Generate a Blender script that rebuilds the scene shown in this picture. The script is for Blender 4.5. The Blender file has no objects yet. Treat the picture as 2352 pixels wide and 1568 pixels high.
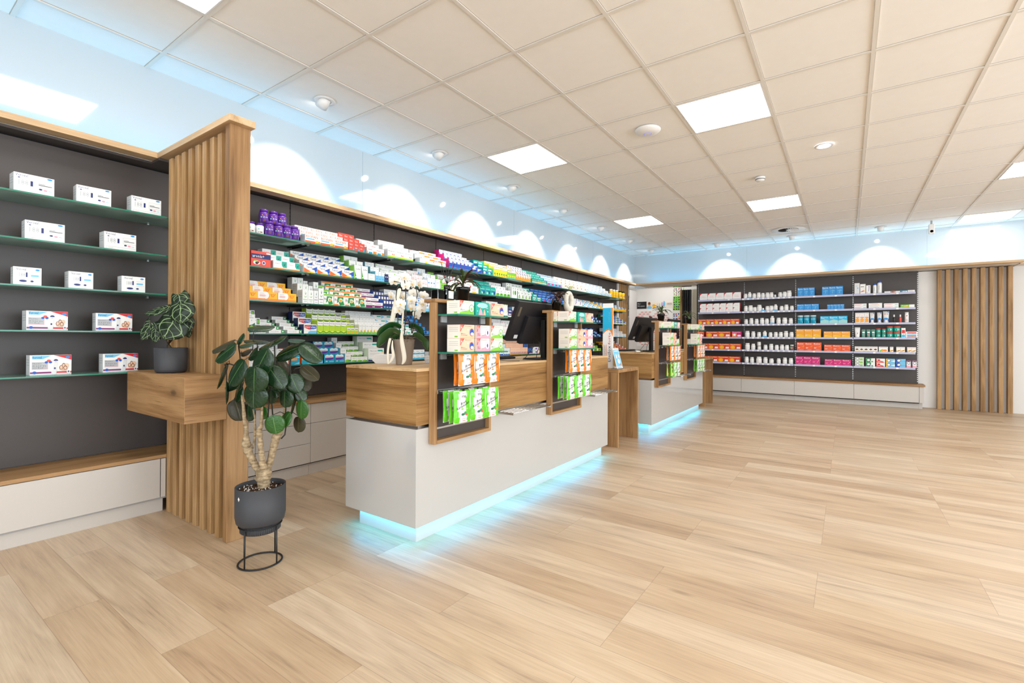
EXPOSURE = 0.05
P_PANEL = 11.5
P_CYAN = 30.0
P_CYANT = 3.5
P_SPOT = 55.0
P_WIN_FILL = 430.0  # strength of the fill light added outside the unseen windows
P_COVE = 1.3
import bpy, bmesh, math, random
from math import sin, cos, pi, radians as R
from mathutils import Vector, Matrix
random.seed(7)
SC = bpy.context.scene
COL = SC.collection
H = 1.094            # eye height
T = 0.625            # ceiling module
ZC = H + 2.8965 * T  # ceiling height
GX, GY = -5.7858 * T, 1.92 * T   # origin of the ceiling grid
XW, YW = -3.906, 10.165          # left and back wall planes

# ---------------------------------------------------------------- camera
def make_camera():
    f, yaw, pitch, roll, cx, cy = 1090.2483, .6021, .0041, .0051, 1195.918, 770.966
    s, c = sin(yaw), cos(yaw)
    Rv = Vector((c, s, 0))
    U = Vector((s * sin(pitch), -c * sin(pitch), cos(pitch)))
    F = Vector((-s * cos(pitch), c * cos(pitch), sin(pitch)))
    R3 = Rv * cos(roll) + U * sin(roll)
    U3 = U * cos(roll) - Rv * sin(roll)
    m = Matrix(((R3.x, U3.x, -F.x, 0), (R3.y, U3.y, -F.y, 0), (R3.z, U3.z, -F.z, H), (0, 0, 0, 1)))
    cam = bpy.data.cameras.new('camera')
    cam.sensor_width = 36
    cam.lens = 36 * f / 2352
    cam.shift_x = (1176 - cx) / 2352
    cam.shift_y = (cy - 784) / 2352
    cam.clip_start = .05
    o = bpy.data.objects.new('camera', cam)
    o.matrix_world = m
    COL.objects.link(o)
    SC.camera = o
make_camera()
vs = SC.view_settings
vs.view_transform = 'Standard'
vs.look = 'None'
vs.gamma = 1
vs.exposure = EXPOSURE
vs.use_curve_mapping = False
w = bpy.data.worlds.new('daylight')
w.use_nodes = True
w.node_tree.nodes['Background'].inputs[0].default_value = (.75, .87, 1, 1)
w.node_tree.nodes['Background'].inputs[1].default_value = 1.0
SC.world = w
SC.cycles.max_bounces = 8
SC.cycles.diffuse_bounces = 5
SC.cycles.glossy_bounces = 3
SC.cycles.transparent_max_bounces = 24
SC.cycles.caustics_reflective = False
SC.cycles.caustics_refractive = False
SC.cycles.sample_clamp_indirect = 4

# ---------------------------------------------------------------- object helpers
def tag(o, label=None, cat=None, group=None, kind=None):
    if label: o['label'] = label
    if cat: o['category'] = cat
    if group: o['group'] = group
    if kind: o['kind'] = kind
    return o
def thing(name, label, cat, loc=(0, 0, 0), rz=0, group=None):
    o = bpy.data.objects.new(name, None)
    o.empty_display_size = .05
    o.location = loc
    o.rotation_euler = (0, 0, rz)
    COL.objects.link(o)
    return tag(o, label, cat, group)
class MB:
    """collects geometry for ONE mesh; col = face colour for the printed material"""
    def __init__(s):
        s.v, s.f, s.c, s.mi, s.sm = [], [], [], [], []
    def add(s, vs, fs, col=(1, 1, 1), mi=0, smooth=False):
        b = len(s.v)
        s.v += [tuple(p) for p in vs]
        for f in fs:
            s.f.append([i + b for i in f]); s.c.append(col); s.mi.append(mi); s.sm.append(smooth)
    def box(s, x0, y0, z0, x1, y1, z1, col=(1, 1, 1), mi=0):
        v = [(x, y, z) for z in (z0, z1) for y in (y0, y1) for x in (x0, x1)]
        s.add(v, [(0, 2, 3, 1), (4, 5, 7, 6), (0, 1, 5, 4), (2, 6, 7, 3), (0, 4, 6, 2), (1, 3, 7, 5)], col, mi)
        return s
    def bbox(s, x0, y0, z0, x1, y1, z1, b=.001, col=(1, 1, 1), mi=0):
        """box with chamfered edges"""
        X, Y, Z = (x0, x1), (y0, y1), (z0, z1)
        P, idx = [], {}
        for i in (0, 1):
            for j in (0, 1):
                for k in (0, 1):
                    sx, sy, sz = (1 if i == 0 else -1), (1 if j == 0 else -1), (1 if k == 0 else -1)
                    for a in range(3):
                        p = [X[i] + sx * b, Y[j] + sy * b, Z[k] + sz * b]
                        p[a] = (X[i], Y[j], Z[k])[a]
                        idx[i, j, k, a] = len(P); P.append(p)
        F = []
        for a in range(3):
            for e in (0, 1):
                o1, o2 = [q for q in range(3) if q != a]
                r = []
                for (m, n) in ((0, 0), (1, 0), (1, 1), (0, 1)):
                    t = [0, 0, 0]; t[a] = e; t[o1] = m; t[o2] = n
                    r.append(idx[t[0], t[1], t[2], a])
                if (e == 0) != (a == 1): r.reverse()
                F.append(r)
        for a in range(3):          # edge chamfers along axis a
            o1, o2 = [q for q in range(3) if q != a]
            for m in (0, 1):
                for n in (0, 1):
                    t0 = [0, 0, 0]; t1 = [0, 0, 0]
                    t0[a] = 0; t1[a] = 1
                    for t in (t0, t1): t[o1] = m; t[o2] = n
                    r = [idx[(*t0, o1)], idx[(*t1, o1)], idx[(*t1, o2)], idx[(*t0, o2)]]
                    if (m == n) != (a == 1): r.reverse()
                    F.append(r)
        for i in (0, 1):
            for j in (0, 1):
                for k in (0, 1):
                    r = [idx[i, j, k, 0], idx[i, j, k, 1], idx[i, j, k, 2]]
                    if (i + j + k) % 2 == 1: r.reverse()
                    F.append(r)
        s.add(P, F, col, mi)
        return s
    def quad(s, a, b, c, d, col=(1, 1, 1), mi=0):
        s.add([a, b, c, d], [(0, 1, 2, 3)], col, mi); return s
    def lathe(s, prof, n=20, cx=0, cy=0, cols=None, mi=0, smooth=True, cap=True, sx=1, sy=1):
        """prof [(r, z)...] bottom to top; cols per segment"""
        b = len(s.v)
        for r, z in prof:
            for k in range(n):
                a = 2 * pi * k / n
                s.v.append((cx + sx * r * cos(a), cy + sy * r * sin(a), z))
        for i in range(len(prof) - 1):
            c = cols[i] if cols else (1, 1, 1)
            for k in range(n):
                q = b + i * n; k2 = (k + 1) % n
                s.f.append([q + k, q + k2, q + n + k2, q + n + k]); s.c.append(c); s.mi.append(mi); s.sm.append(smooth)
        if cap:
            if prof[0][0] > 1e-6:
                s.f.append([b + k for k in range(n)][::-1]); s.c.append(cols[0] if cols else (1, 1, 1)); s.mi.append(mi); s.sm.append(False)
            if prof[-1][0] > 1e-6:
                q = b + (len(prof) - 1) * n
                s.f.append([q + k for k in range(n)]); s.c.append(cols[-1] if cols else (1, 1, 1)); s.mi.append(mi); s.sm.append(False)
        return s
    def tube(s, pts, rad, n=8, col=(1, 1, 1), mi=0, closed=False):
        pts = [Vector(p) for p in pts]
        if not hasattr(rad, '__len__'): rad = [rad] * len(pts)
        b = len(s.v); m = len(pts)
        up = Vector((.13, .21, 1)).normalized()
        for i, p in enumerate(pts):
            if closed: d = pts[(i + 1) % m] - pts[i - 1]
            else: d = pts[min(i + 1, m - 1)] - pts[max(i - 1, 0)]
            d.normalize()
            if i == 0 or closed and i == 0:
                x = d.cross(up)
                if x.length < .05: x = d.cross(Vector((1, 0, 0)))
            else:
                x = px - d * px.dot(d)
            x.normalize(); y = d.cross(x); px = x
            for k in range(n):
                a = 2 * pi * k / n
                s.v.append(tuple(p + (x * cos(a) + y * sin(a)) * rad[i]))
        for i in range(m if closed else m - 1):
            j = (i + 1) % m
            for k in range(n):
                k2 = (k + 1) % n
                s.f.append([b + i * n + k, b + i * n + k2, b + j * n + k2, b + j * n + k]); s.c.append(col); s.mi.append(mi); s.sm.append(True)
        if not closed:
            s.f.append([b + k for k in range(n)][::-1]); s.c.append(col); s.mi.append(mi); s.sm.append(False)
            s.f.append([b + (m - 1) * n + k for k in range(n)]); s.c.append(col); s.mi.append(mi); s.sm.append(False)
        return s
    def mesh(s, name, mats):
        me = bpy.data.meshes.new(name)
        me.from_pydata(s.v, [], s.f)
        if not isinstance(mats, (list, tuple)): mats = [mats]
        for m in mats: me.materials.append(m)
        me.polygons.foreach_set('material_index', s.mi)
        me.polygons.foreach_set('use_smooth', s.sm)
        if any(m.get('printed') for m in mats):
            at = me.color_attributes.new('Col', 'FLOAT_COLOR', 'CORNER')
            buf = []
            for p, c in zip(me.polygons, s.c):
                buf += [c[0], c[1], c[2], 1.0] * p.loop_total
            at.data.foreach_set('color', buf)
        me.update()
        return me
    def obj(s, name, mats, parent=None, label=None, cat=None, group=None, kind=None, loc=None, rz=None):
        o = bpy.data.objects.new(name, s.mesh(name, mats))
        if loc is not None: o.location = loc
        if rz is not None: o.rotation_euler = (0, 0, rz)
        COL.objects.link(o)
        if parent is not None: o.parent = parent
        return tag(o, label, cat, group, kind)
def dup(root, loc=None, rz=None, label=None, group=None, shift=None):
    r = root.copy(); COL.objects.link(r)
    if loc is not None: r.location = loc
    if shift is not None: r.location = Vector(root.location) + Vector(shift)
    if rz is not None: r.rotation_euler = (0, 0, rz)
    if label: r['label'] = label
    if group: r['group'] = group
    for ch in list(root.children):
        c = ch.copy(); COL.objects.link(c); c.parent = r
        for g in ch.children:
            d = g.copy(); COL.objects.link(d); d.parent = c
    return r

# ---------------------------------------------------------------- materials
def lin(c):
    if isinstance(c, str):
        c = c.lstrip('#'); c = [int(c[i:i + 2], 16) / 255 for i in (0, 2, 4)]
    return tuple((x / 12.92 if x <= .04045 else ((x + .055) / 1.055) ** 2.4) for x in c)
class NT:
    def __init__(s, name):
        s.m = bpy.data.materials.new(name); s.m.use_nodes = True
        s.t = s.m.node_tree; s.t.nodes.clear()
        s.out = s.n('ShaderNodeOutputMaterial')
    def n(s, t, **kw):
        nd = s.t.nodes.new(t)
        for k, v in kw.items():
            if k in ('i',):
                for a, b in v.items():
                    if isinstance(b, bpy.types.NodeSocket): s.t.links.new(b, nd.inputs[a])
                    else:
                        if hasattr(b, '__len__') and len(b) == 3 and nd.inputs[a].type == 'RGBA': b = (*b, 1)
                        nd.inputs[a].default_value = b
            else: setattr(nd, k, v)
        return nd
    def math(s, op, a, b=None, c=None, clamp=False):
        nd = s.n('ShaderNodeMath', operation=op, use_clamp=clamp)
        for k, x in enumerate((a, b, c)):
            if x is None: continue
            if isinstance(x, bpy.types.NodeSocket): s.t.links.new(x, nd.inputs[k])
            else: nd.inputs[k].default_value = x
        return nd.outputs[0]
    def mix(s, fac, a, b, blend='MIX'):
        nd = s.n('ShaderNodeMix', data_type='RGBA', blend_type=blend)
        for k, x in ((0, fac), (6, a), (7, b)):
            if isinstance(x, bpy.types.NodeSocket): s.t.links.new(x, nd.inputs[k])
            elif k: nd.inputs[k].default_value = (*x, 1) if len(x) == 3 else x
            else: nd.inputs[k].default_value = x
        return nd.outputs[2]
    def ramp(s, fac, stops, interp='LINEAR'):
        nd = s.n('ShaderNodeValToRGB'); cr = nd.color_ramp; cr.interpolation = interp
        while len(cr.elements) < len(stops): cr.elements.new(.5)
        for e, (p, c) in zip(cr.elements, stops):
            e.position = p; e.color = (*c, 1) if hasattr(c, '__len__') else (c, c, c, 1)
        s.t.links.new(fac, nd.inputs[0])
        return nd.outputs[0]
    def bsdf(s, **i):
        b = s.n('ShaderNodeBsdfPrincipled')
        for k, v in i.items():
            k = {'Base': 'Base Color', 'Rough': 'Roughness', 'Spec': 'Specular IOR Level', 'Coat': 'Coat Weight', 'CoatR': 'Coat Roughness', 'Trans': 'Transmission Weight', 'Metal': 'Metallic'}.get(k, k)
            if isinstance(v, bpy.types.NodeSocket): s.t.links.new(v, b.inputs[k])
            else: b.inputs[k].default_value = (*v, 1) if hasattr(v, '__len__') and len(v) == 3 and b.inputs[k].type == 'RGBA' else v
        s.t.links.new(b.outputs[0], s.out.inputs[0])
        return b
    def bump(s, h, strength=.2, dist=.002):
        return s.n('ShaderNodeBump', i={'Height': h, 'Strength': strength, 'Distance': dist}).outputs[0]
def plain(name, col, rough=.5, metal=0, spec=.5, coat=0, noise=0, nscale=80, **kw):
    t = NT(name)
    b = t.bsdf(Base=lin(col), Rough=rough, Metal=metal, Spec=spec, Coat=coat, CoatR=.06, **kw)
    if noise:
        tc = t.n('ShaderNodeTexCoord').outputs['Object']
        nz = t.n('ShaderNodeTexNoise', i={'Vector': tc, 'Scale': nscale, 'Detail': 4}).outputs[0]
        t.t.links.new(t.bump(nz, noise, .001), b.inputs['Normal'])
    return t.m
def wood(name, axis, c_dark, c_mid, c_light, knots=.6, scale=1.0, rough=.5):
    t = NT(name)
    pos = t.n('ShaderNodeNewGeometry').outputs['Position']
    rnd = t.n('ShaderNodeObjectInfo').outputs['Random']
    off = t.n('ShaderNodeCombineXYZ', i={0: t.math('MULTIPLY', rnd, 37.0), 1: t.math('MULTIPLY', rnd, 19.0), 2: t.math('MULTIPLY', rnd, 11.0)}).outputs[0]
    p = t.n('ShaderNodeVectorMath', operation='ADD', i={0: pos, 1: off}).outputs[0]
    def mp(l, c):
        sc = [c, c, c]; sc[axis] = l
        return t.n('ShaderNodeMapping', i={'Vector': p, 'Scale': [x * scale for x in sc]}).outputs[0]
    big = t.n('ShaderNodeTexNoise', i={'Vector': mp(.7, 5), 'Scale': 1.6, 'Detail': 4, 'Distortion': .45}).outputs[0]
    kv = t.n('ShaderNodeTexVoronoi', i={'Vector': mp(1.1, 2.6), 'Scale': 1.5, 'Randomness': 1}).outputs['Distance']
    kn = t.math('SUBTRACT', 1, t.math('MULTIPLY', kv, 3.2), clamp=True)      # near a knot
    warp = t.math('ADD', t.math('MULTIPLY', big, 5), t.math('MULTIPLY', kn, 1.1))
    ax = t.n('ShaderNodeSeparateXYZ', i={0: p})
    q = t.math('ADD', t.math('MULTIPLY', ax.outputs[(axis + 1) % 3], 38 * scale), t.math('MULTIPLY', ax.outputs[(axis + 2) % 3], 31 * scale))
    rings = t.math('MULTIPLY_ADD', t.math('SINE', t.math('ADD', q, t.math('MULTIPLY', warp, 2.2))), .5, .5)
    fib = t.n('ShaderNodeTexNoise', i={'Vector': mp(2.2, 110), 'Scale': 2.2, 'Detail': 3}).outputs[0]
    fine = t.n('ShaderNodeTexNoise', i={'Vector': mp(1.3, 26), 'Scale': 1.5, 'Detail': 5, 'Distortion': .4}).outputs[0]
    v = t.math('ADD', t.math('MULTIPLY', big, .40), t.math('ADD', t.math('MULTIPLY', rings, .10), t.math('ADD', t.math('MULTIPLY', fib, .22), t.math('MULTIPLY', fine, .34))))
    col = t.ramp(v, [(.34, lin(c_dark)), (.47, lin(c_mid)), (.60, lin(c_light)), (.72, lin(c_mid))])
    core = t.ramp(kv, [(.0, 1.0), (.035, .9), (.075, .25), (.16, 0.0)])
    halo = t.ramp(kv, [(.0, .55), (.22, 0.0)])
    sel = t.ramp(t.n('ShaderNodeTexVoronoi', i={'Vector': mp(1.1, 2.6), 'Scale': 1.5, 'Randomness': 1}).outputs['Color'], [(.40, 0.0), (.45, knots)])
    col = t.mix(t.math('MULTIPLY', halo, sel), col, lin('#5d3d1d'))
    col = t.mix(t.math('MULTIPLY', core, sel), col, lin('#1d130b'))
    crack = t.n('ShaderNodeTexNoise', i={'Vector': mp(1.0, 30), 'Scale': 2.0, 'Detail': 2, 'Distortion': .3}).outputs[0]
    ck = t.math('MULTIPLY', t.ramp(crack, [(.70, 0.0), (.745, 1.0)]), .6)
    col = t.mix(ck, col, lin('#4a2f17'))
    b = t.bsdf(Base=col, Rough=rough, Spec=.35)
    t.t.links.new(t.bump(fib, .25, .0012), b.inputs['Normal'])
    return t.m
OAK = ('#6c4d2e', '#967048', '#b08a5f')
WX = wood('oak_grain_x', 0, *OAK)
WY = wood('oak_grain_y', 1, *OAK)
WZ = wood('oak_grain_z', 2, *OAK)
WZs = wood('oak_slat', 2, '#75542f', '#9c774b', '#b99467', knots=.75)
WEDGE = wood('oak_trim_y', 1, '#a98a66', '#c6a67f', '#d6b993', knots=0)
WEDGX = wood('oak_trim_x', 0, '#a98a66', '#c6a67f', '#d6b993', knots=0)
GREY = plain('taupe_panel', '#453d3a', .42, noise=.12, nscale=260)
BLACK = plain('black_matte', '#17161a', .45)
BLACKM = plain('black_powder_coat', '#101011', .5, noise=.1)
SOFTB = plain('black_glossy', '#0b0b0c', .22)
GAP = plain('dark_gap', '#0a0a0a', .9)
WHITEC = plain('cream_lacquer', '#c8c2bb', .28, coat=.3)
WHITEG = plain('white_gloss_front', '#bdbcba', .12, coat=.7)
WALLU = plain('white_gloss_wall', '#c3cbcf', .06, coat=1)
WALLM = plain('white_matt_wall', '#e8e6e3', .7)
METAL = plain('brushed_aluminium', '#c8c8c6', .32, metal=1)
CHROME = plain('chrome', '#d8d8d8', .12, metal=1)
PLAST = plain('white_plastic', '#eceae8', .35)
GREYP = plain('grey_plastic', '#a9a9a9', .4)
ANTH = plain('anthracite_ceramic', '#3a3b3f', .6, noise=.3, nscale=500)
def printed():
    t = NT('printed_carton')
    a = t.n('ShaderNodeAttribute', attribute_name='Col', attribute_type='GEOMETRY').outputs['Color']
    t.bsdf(Base=a, Rough=.38, Spec=.45)
    t.m['printed'] = 1
    return t.m
PRINT = printed()
def foil():
    t = NT('printed_foil')
    a = t.n('ShaderNodeAttribute', attribute_name='Col', attribute_type='GEOMETRY').outputs['Color']
    tc = t.n('ShaderNodeTexCoord').outputs['Object']
    nz = t.n('ShaderNodeTexNoise', i={'Vector': tc, 'Scale': 38, 'Detail': 2, 'Distortion': 1}).outputs[0]
    b = t.bsdf(Base=a, Rough=.3, Spec=.6)
    t.t.links.new(t.bump(nz, .5, .004), b.inputs['Normal'])
    t.m['printed'] = 1
    return t.m
FOIL = foil()
def emit(name, col, st):
    t = NT(name)
    e = t.n('ShaderNodeEmission', i={0: col, 1: st})
    t.t.links.new(e.outputs[0], t.out.inputs[0])
    return t.m
LED = emit('led_panel_light', (1, .975, .94), P_PANEL)
CYAN = emit('cyan_led', (.01, .50, .95), P_CYAN)
CYANT = emit('cyan_led_trim', (.04, .55, 1.0), P_CYANT)
BULB = emit('spot_lamp_light', (1, .98, .95), 40)
BLUED = emit('blue_ring_light', (.3, .3, 1.0), 1.0)
def glass():
    t = NT('green_shelf_glass')
    tr = t.n('ShaderNodeBsdfTransparent', i={0: (.80, .92, .87)})
    df = t.n('ShaderNodeBsdfTranslucent', i={0: (.72, .95, .88)})
    d2 = t.n('ShaderNodeBsdfDiffuse', i={0: (.60, .84, .77)})
    gl = t.n('ShaderNodeBsdfGlossy', i={0: (.80, .94, .90), 'Roughness': .06})
    m0 = t.n('ShaderNodeMixShader', i={0: .5, 1: df.outputs[0], 2: d2.outputs[0]})
    lw = t.n('ShaderNodeLayerWeight', i={0: .42})
    m1 = t.n('ShaderNodeMixShader', i={0: .62, 1: tr.outputs[0], 2: m0.outputs[0]})
    m2 = t.n('ShaderNodeMixShader', i={0: t.math('MULTIPLY', lw.outputs['Fresnel'], .9, clamp=True), 1: m1.outputs[0], 2: gl.outputs[0]})
    t.t.links.new(m2.outputs[0], t.out.inputs[0])
    return t.m
GLASS = glass()
GEDGE = plain('glass_edge', '#2f7d66', .15)
def clearglass():
    t = NT('clear_glass')
    tr = t.n('ShaderNodeBsdfTransparent', i={0: (.9, .92, .92)})
    gl = t.n('ShaderNodeBsdfGlossy', i={'Roughness': .03})
    lw = t.n('ShaderNodeLayerWeight', i={0: .35})
    m2 = t.n('ShaderNodeMixShader', i={0: lw.outputs['Fresnel'], 1: tr.outputs[0], 2: gl.outputs[0]})
    t.t.links.new(m2.outputs[0], t.out.inputs[0])
    return t.m
CLEAR = clearglass()
def floor_mat():
    t = NT('vinyl_oak_planks')
    pos = t.n('ShaderNodeNewGeometry').outputs['Position']
    s = t.n('ShaderNodeSeparateXYZ', i={0: pos})
    X, Y = s.outputs[0], s.outputs[1]
    ry = t.math('DIVIDE', t.math('ADD', Y, 20.106), .1805)
    row = t.math('FLOOR', ry)
    fy = t.math('FRACT', ry)
    rr = t.n('ShaderNodeTexWhiteNoise', noise_dimensions='1D', i={'W': row}).outputs[0]
    rx = t.math('DIVIDE', t.math('ADD', t.math('ADD', X, 30), t.math('MULTIPLY', t.math('ROUND', t.math('MULTIPLY', rr, 5)), .61)), 1.22)
    col = t.math('FLOOR', rx)
    fx = t.math('FRACT', rx)
    idv = t.n('ShaderNodeCombineXYZ', i={0: col, 1: row}).outputs[0]
    wn = t.n('ShaderNodeTexWhiteNoise', noise_dimensions='2D', i={'Vector': idv})
    rnd = wn.outputs[0]
    off = t.n('ShaderNodeCombineXYZ', i={0: t.math('MULTIPLY', rnd, 31), 1: t.math('MULTIPLY', rnd, 17)}).outputs[0]
    p = t.n('ShaderNodeVectorMath', operation='ADD', i={0: pos, 1: off}).outputs[0]
    def mp(a, b): return t.n('ShaderNodeMapping', i={'Vector': p, 'Scale': (a, b, 1)}).outputs[0]
    big = t.n('ShaderNodeTexNoise', i={'Vector': mp(.9, 7), 'Scale': 1.3, 'Detail': 5, 'Distortion': 1.4}).outputs[0]
    fine = t.n('ShaderNodeTexNoise', i={'Vector': mp(2.0, 60), 'Scale': 1.6, 'Detail': 4, 'Distortion': .3}).outputs[0]
    fib = t.n('ShaderNodeTexNoise', i={'Vector': mp(6, 230), 'Scale': 1.5, 'Detail': 2}).outputs[0]
    v = t.math('ADD', t.math('MULTIPLY', big, .52), t.math('ADD', t.math('MULTIPLY', fine, .30), t.math('MULTIPLY', fib, .18)))
    c = t.ramp(v, [(.33, lin('#a18e77')), (.44, lin('#c1ab91')), (.55, lin('#cfba9f')), (.68, lin('#d9c8b1'))])
    tone = t.ramp(rnd, [(0, lin('#e0d2c4')), (.5, lin('#f4ece2')), (1, lin('#ffffff'))])
    c = t.mix(.8, c, tone, 'MULTIPLY')
    kv = t.n('ShaderNodeTexVoronoi', i={'Vector': mp(1.2, 4.5), 'Scale': 1.0}).outputs
    kd = t.ramp(kv['Distance'], [(0, .85), (.03, .6), (.09, 0.0)])
    ks = t.ramp(kv['Color'], [(.48, 0.0), (.52, 1.0)])
    c = t.mix(t.math('MULTIPLY', t.math('MULTIPLY', kd, ks), .8), c, lin('#5f452c'))
    ey = t.math('MINIMUM', fy, t.math('SUBTRACT', 1, fy))
    ex = t.math('MULTIPLY', t.math('MINIMUM', fx, t.math('SUBTRACT', 1, fx)), 6.76)
    e = t.math('MINIMUM', ex, ey)
    seam = t.math('LESS_THAN', e, .0065)
    c = t.mix(t.math('MULTIPLY', seam, .38), c, lin('#6b5138'))
    b = t.bsdf(Base=c, Rough=t.math('MULTIPLY_ADD', fine, .16, .30), Spec=.42)
    hgt = t.math('SUBTRACT', fib, t.math('MULTIPLY', seam, 2))
    t.t.links.new(t.bump(hgt, .12, .001), b.inputs['Normal'])
    return t.m
FLOOR = floor_mat()
def tile_mat():
    t = NT('mineral_ceiling_tile')
    pos = t.n('ShaderNodeNewGeometry').outputs['Position']
    nz = t.n('ShaderNodeTexNoise', i={'Vector': pos, 'Scale': 220, 'Detail': 3}).outputs[0]
    nb = t.n('ShaderNodeTexNoise', i={'Vector': pos, 'Scale': 14, 'Detail': 3}).outputs[0]
    c = t.mix(nb, lin('#f6f3ef'), lin('#f1eeea'))
    b = t.bsdf(Base=c, Rough=.85, Spec=.2)
    t.t.links.new(t.bump(nz, .12, .001), b.inputs['Normal'])
    return t.m
TILE = tile_mat()
TBAR = plain('ceiling_bar', '#e4dfd8', .5)
# ================================================================ the setting
XR, YN = 5.2, -3.6            # far right wall and the wall behind the camera
def struct(name, mb, mat, parent=None):
    return mb.obj(name, mat, parent, kind='structure')
struct('floor', MB().box(-5.2, YN - .1, -.06, XR + .1, 12.0, 0), FLOOR)
struct('ceiling', MB().box(XW - .2, YN - .1, ZC + .006, XR + .1, YW + .2, ZC + .1), TILE)
g = MB()
xs = [GX + i * T for i in range(0, 15)]
ys = [GY + j * T for j in range(-8, 15)]
for x in xs: g.box(x - .011, YN, ZC - .002, x + .011, YW, ZC + .0055)
for a, b in zip([XW] + xs, xs + [XR]):
    for y in ys: g.box(a + (.011 if a > XW else 0), y - .011, ZC - .0015, b - .011, y + .011, ZC + .0052)
struct('trim_1', g, TBAR)                                      # exposed bars of the grid ceiling
g = MB()
for x in xs:
    g.box(x + .0112, YN, ZC + .0035, x + .0140, YW, ZC + .0058)
for y in ys: g.box(XW, y - .0135, ZC + .0035, XR, y - .0112, ZC + .0058)
struct('trim_2', g, plain('ceiling_joint', '#b5aca0', .8))     # the thin dark joints beside the bars
g = MB().box(XW - .2, YN - .1, 0, XW, 9.2, 2.235).box(XW - .2, YN - .1, 2.235, XW, YW + .2, ZC + .1)
struct('wall_left', g, WALLU)
g = MB().box(-2.53, 10.05, 0, XR, YW + .2, 2.2).box(XW, YW, 2.2, XR, YW + .2, ZC + .1)
wb = struct('wall_back', g, [WALLU])
struct('wall_back_lower', MB().box(-2.52, 10.035, .001, XR - .001, 10.06, 2.2), WALLM)
g = MB().box(XR, YN, 0, XR + .1, 12, .25).box(XR, YN, 2.65, XR + .1, 12, ZC + .1).box(XR, 7.2, .25, XR + .1, 12, 2.65).box(XR, YN, .25, XR + .1, -3.2, 2.65)
struct('wall_right', g, WALLM)
g = MB().box(-5.2, YN - .1, 0, XR, YN, .25).box(-5.2, YN - .1, 2.65, XR, YN, ZC + .1).box(-5.2, YN - .1, .25, -2.6, YN, 2.65).box(4.6, YN - .1, .25, XR, YN, 2.65)
struct('wall_near', g, WALLM)
FRAMEM = plain('added_window_paint', '#55585c', .4)  # unseen windows, added in both walls to let fill light in
g = MB()
for k in range(5): y = -3.2 + 2.6 * k; g.box(XR + .02, y - .03, .25, XR + .08, y + .03, 2.65)
g.box(XR + .02, -3.2, .25, XR + .08, 7.2, .31).box(XR + .02, -3.2, 2.59, XR + .08, 7.2, 2.65)
w1 = struct('added_window_1', g, FRAMEM)
g = MB()
for k in range(4): x = -2.6 + 2.4 * k; g.box(x - .03, YN - .08, .25, x + .03, YN - .02, 2.65)
g.box(-2.6, YN - .08, .25, 4.6, YN - .02, .31).box(-2.6, YN - .08, 2.59, 4.6, YN - .02, 2.65)
w2 = struct('added_window_2', g, FRAMEM)
def window_fill_light(name, loc, rot, sx, sy, power):  # area lamp added outside an unseen window to lift the dim ceiling
    l = bpy.data.lights.new(name, 'AREA'); l.shape = 'RECTANGLE'; l.size = sx; l.size_y = sy; l.energy = power; l.color = (.86, .94, 1)
    o = bpy.data.objects.new(name, l); o.location = loc; o.rotation_euler = rot; COL.objects.link(o)
window_fill_light('window_fill_side', (XR + .35, 2.0, 1.45), (0, R(90), 0), 2.4, 10.4, P_WIN_FILL)
window_fill_light('window_fill_front', (1.0, YN - .35, 1.45), (R(90), 0, 0), 7.2, 2.4, P_WIN_FILL * .45)
# back room seen through the opening beside the shelves
g = MB().box(-5.2, 11.75, 0, -2.0, 11.85, 2.75).box(-5.2, 9.2, 0, -5.1, 11.75, 2.75).box(-5.2, 9.1, 0, XW - .205, 9.2, 2.75)
g.box(-2.10, 10.365, 0, -2.0, 11.75, 2.75)
struct('wall_rear_room', g, WALLM)
struct('ceiling_rear_room', MB().box(-5.2, 10.365, 2.75, -2.0, 11.85, 2.85).box(-5.2, 9.1, 2.75, XW - .2, 10.365, 2.85), TILE)
# joints between the glossy wall panels
g = MB()
for y in (-.53, 2.94, 5.5, 8.05): g.box(XW, y - .0015, 2.27, XW + .001, y + .0015, ZC)
for x in (-1.62, 1.08, 3.5): g.box(x - .0015, YW - .001, 2.27, x + .0015, YW, ZC)
struct('trim_3', g, plain('panel_joint', '#8fa0a8', .5))
# wooden light shelf running round the room above the shelving
def ledge():
    t = thing('light_shelf', 'oak light shelf with cyan glow running along long glass-shelf wall', 'shelf', (-3.62, 1.2, 2.2))
    def at(mb, name, mat, p=t):
        o = mb.obj(name, mat, p); o.matrix_parent_inverse = Matrix.Translation((3.62, -1.2, -2.2)); return o
    at(MB().bbox(-3.72, -2.5, 2.226, -3.62, 1.1745, 2.262).bbox(-3.72, 1.31, 2.2, -3.62, 9.6, 2.235), 'board', WEDGE)
    at(MB().box(-3.90, -2.5, 2.21, -3.72, 9.6, 2.225).box(-3.72, 1.176, 2.21, -3.60, 1.309, 2.2245), 'back_board', GREY)
    at(MB().box(-3.80, -2.4, 2.226, -3.785, 9.5, 2.232), 'led_strip', CYANT)
    t2 = thing('light_shelf', 'oak light shelf with cyan glow running along the back wall', 'shelf', (-3.62, 9.5, 2.2))
    def at2(mb, name, mat):
        o = mb.obj(name, mat, t2); o.matrix_parent_inverse = Matrix.Translation((3.62, -9.5, -2.2)); return o
    at2(MB().bbox(-3.62, 9.5, 2.2, 2.06, 9.6, 2.235).bbox(2.06, 9.72, 2.2, XR - .01, 9.78, 2.235), 'board', WEDGX)
    at2(MB().box(-3.62, 9.6, 2.2, -2.5, 10.16, 2.23).box(-2.5, 9.6, 2.21, 2.06, 10.16, 2.225).box(2.06, 9.78, 2.2, XR - .01, 10.16, 2.225), 'back_board', WALLM)
    at2(MB().box(-3.5, 9.98, 2.231, XR - .2, 9.995, 2.236), 'led_strip', CYANT)
ledge()
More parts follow.
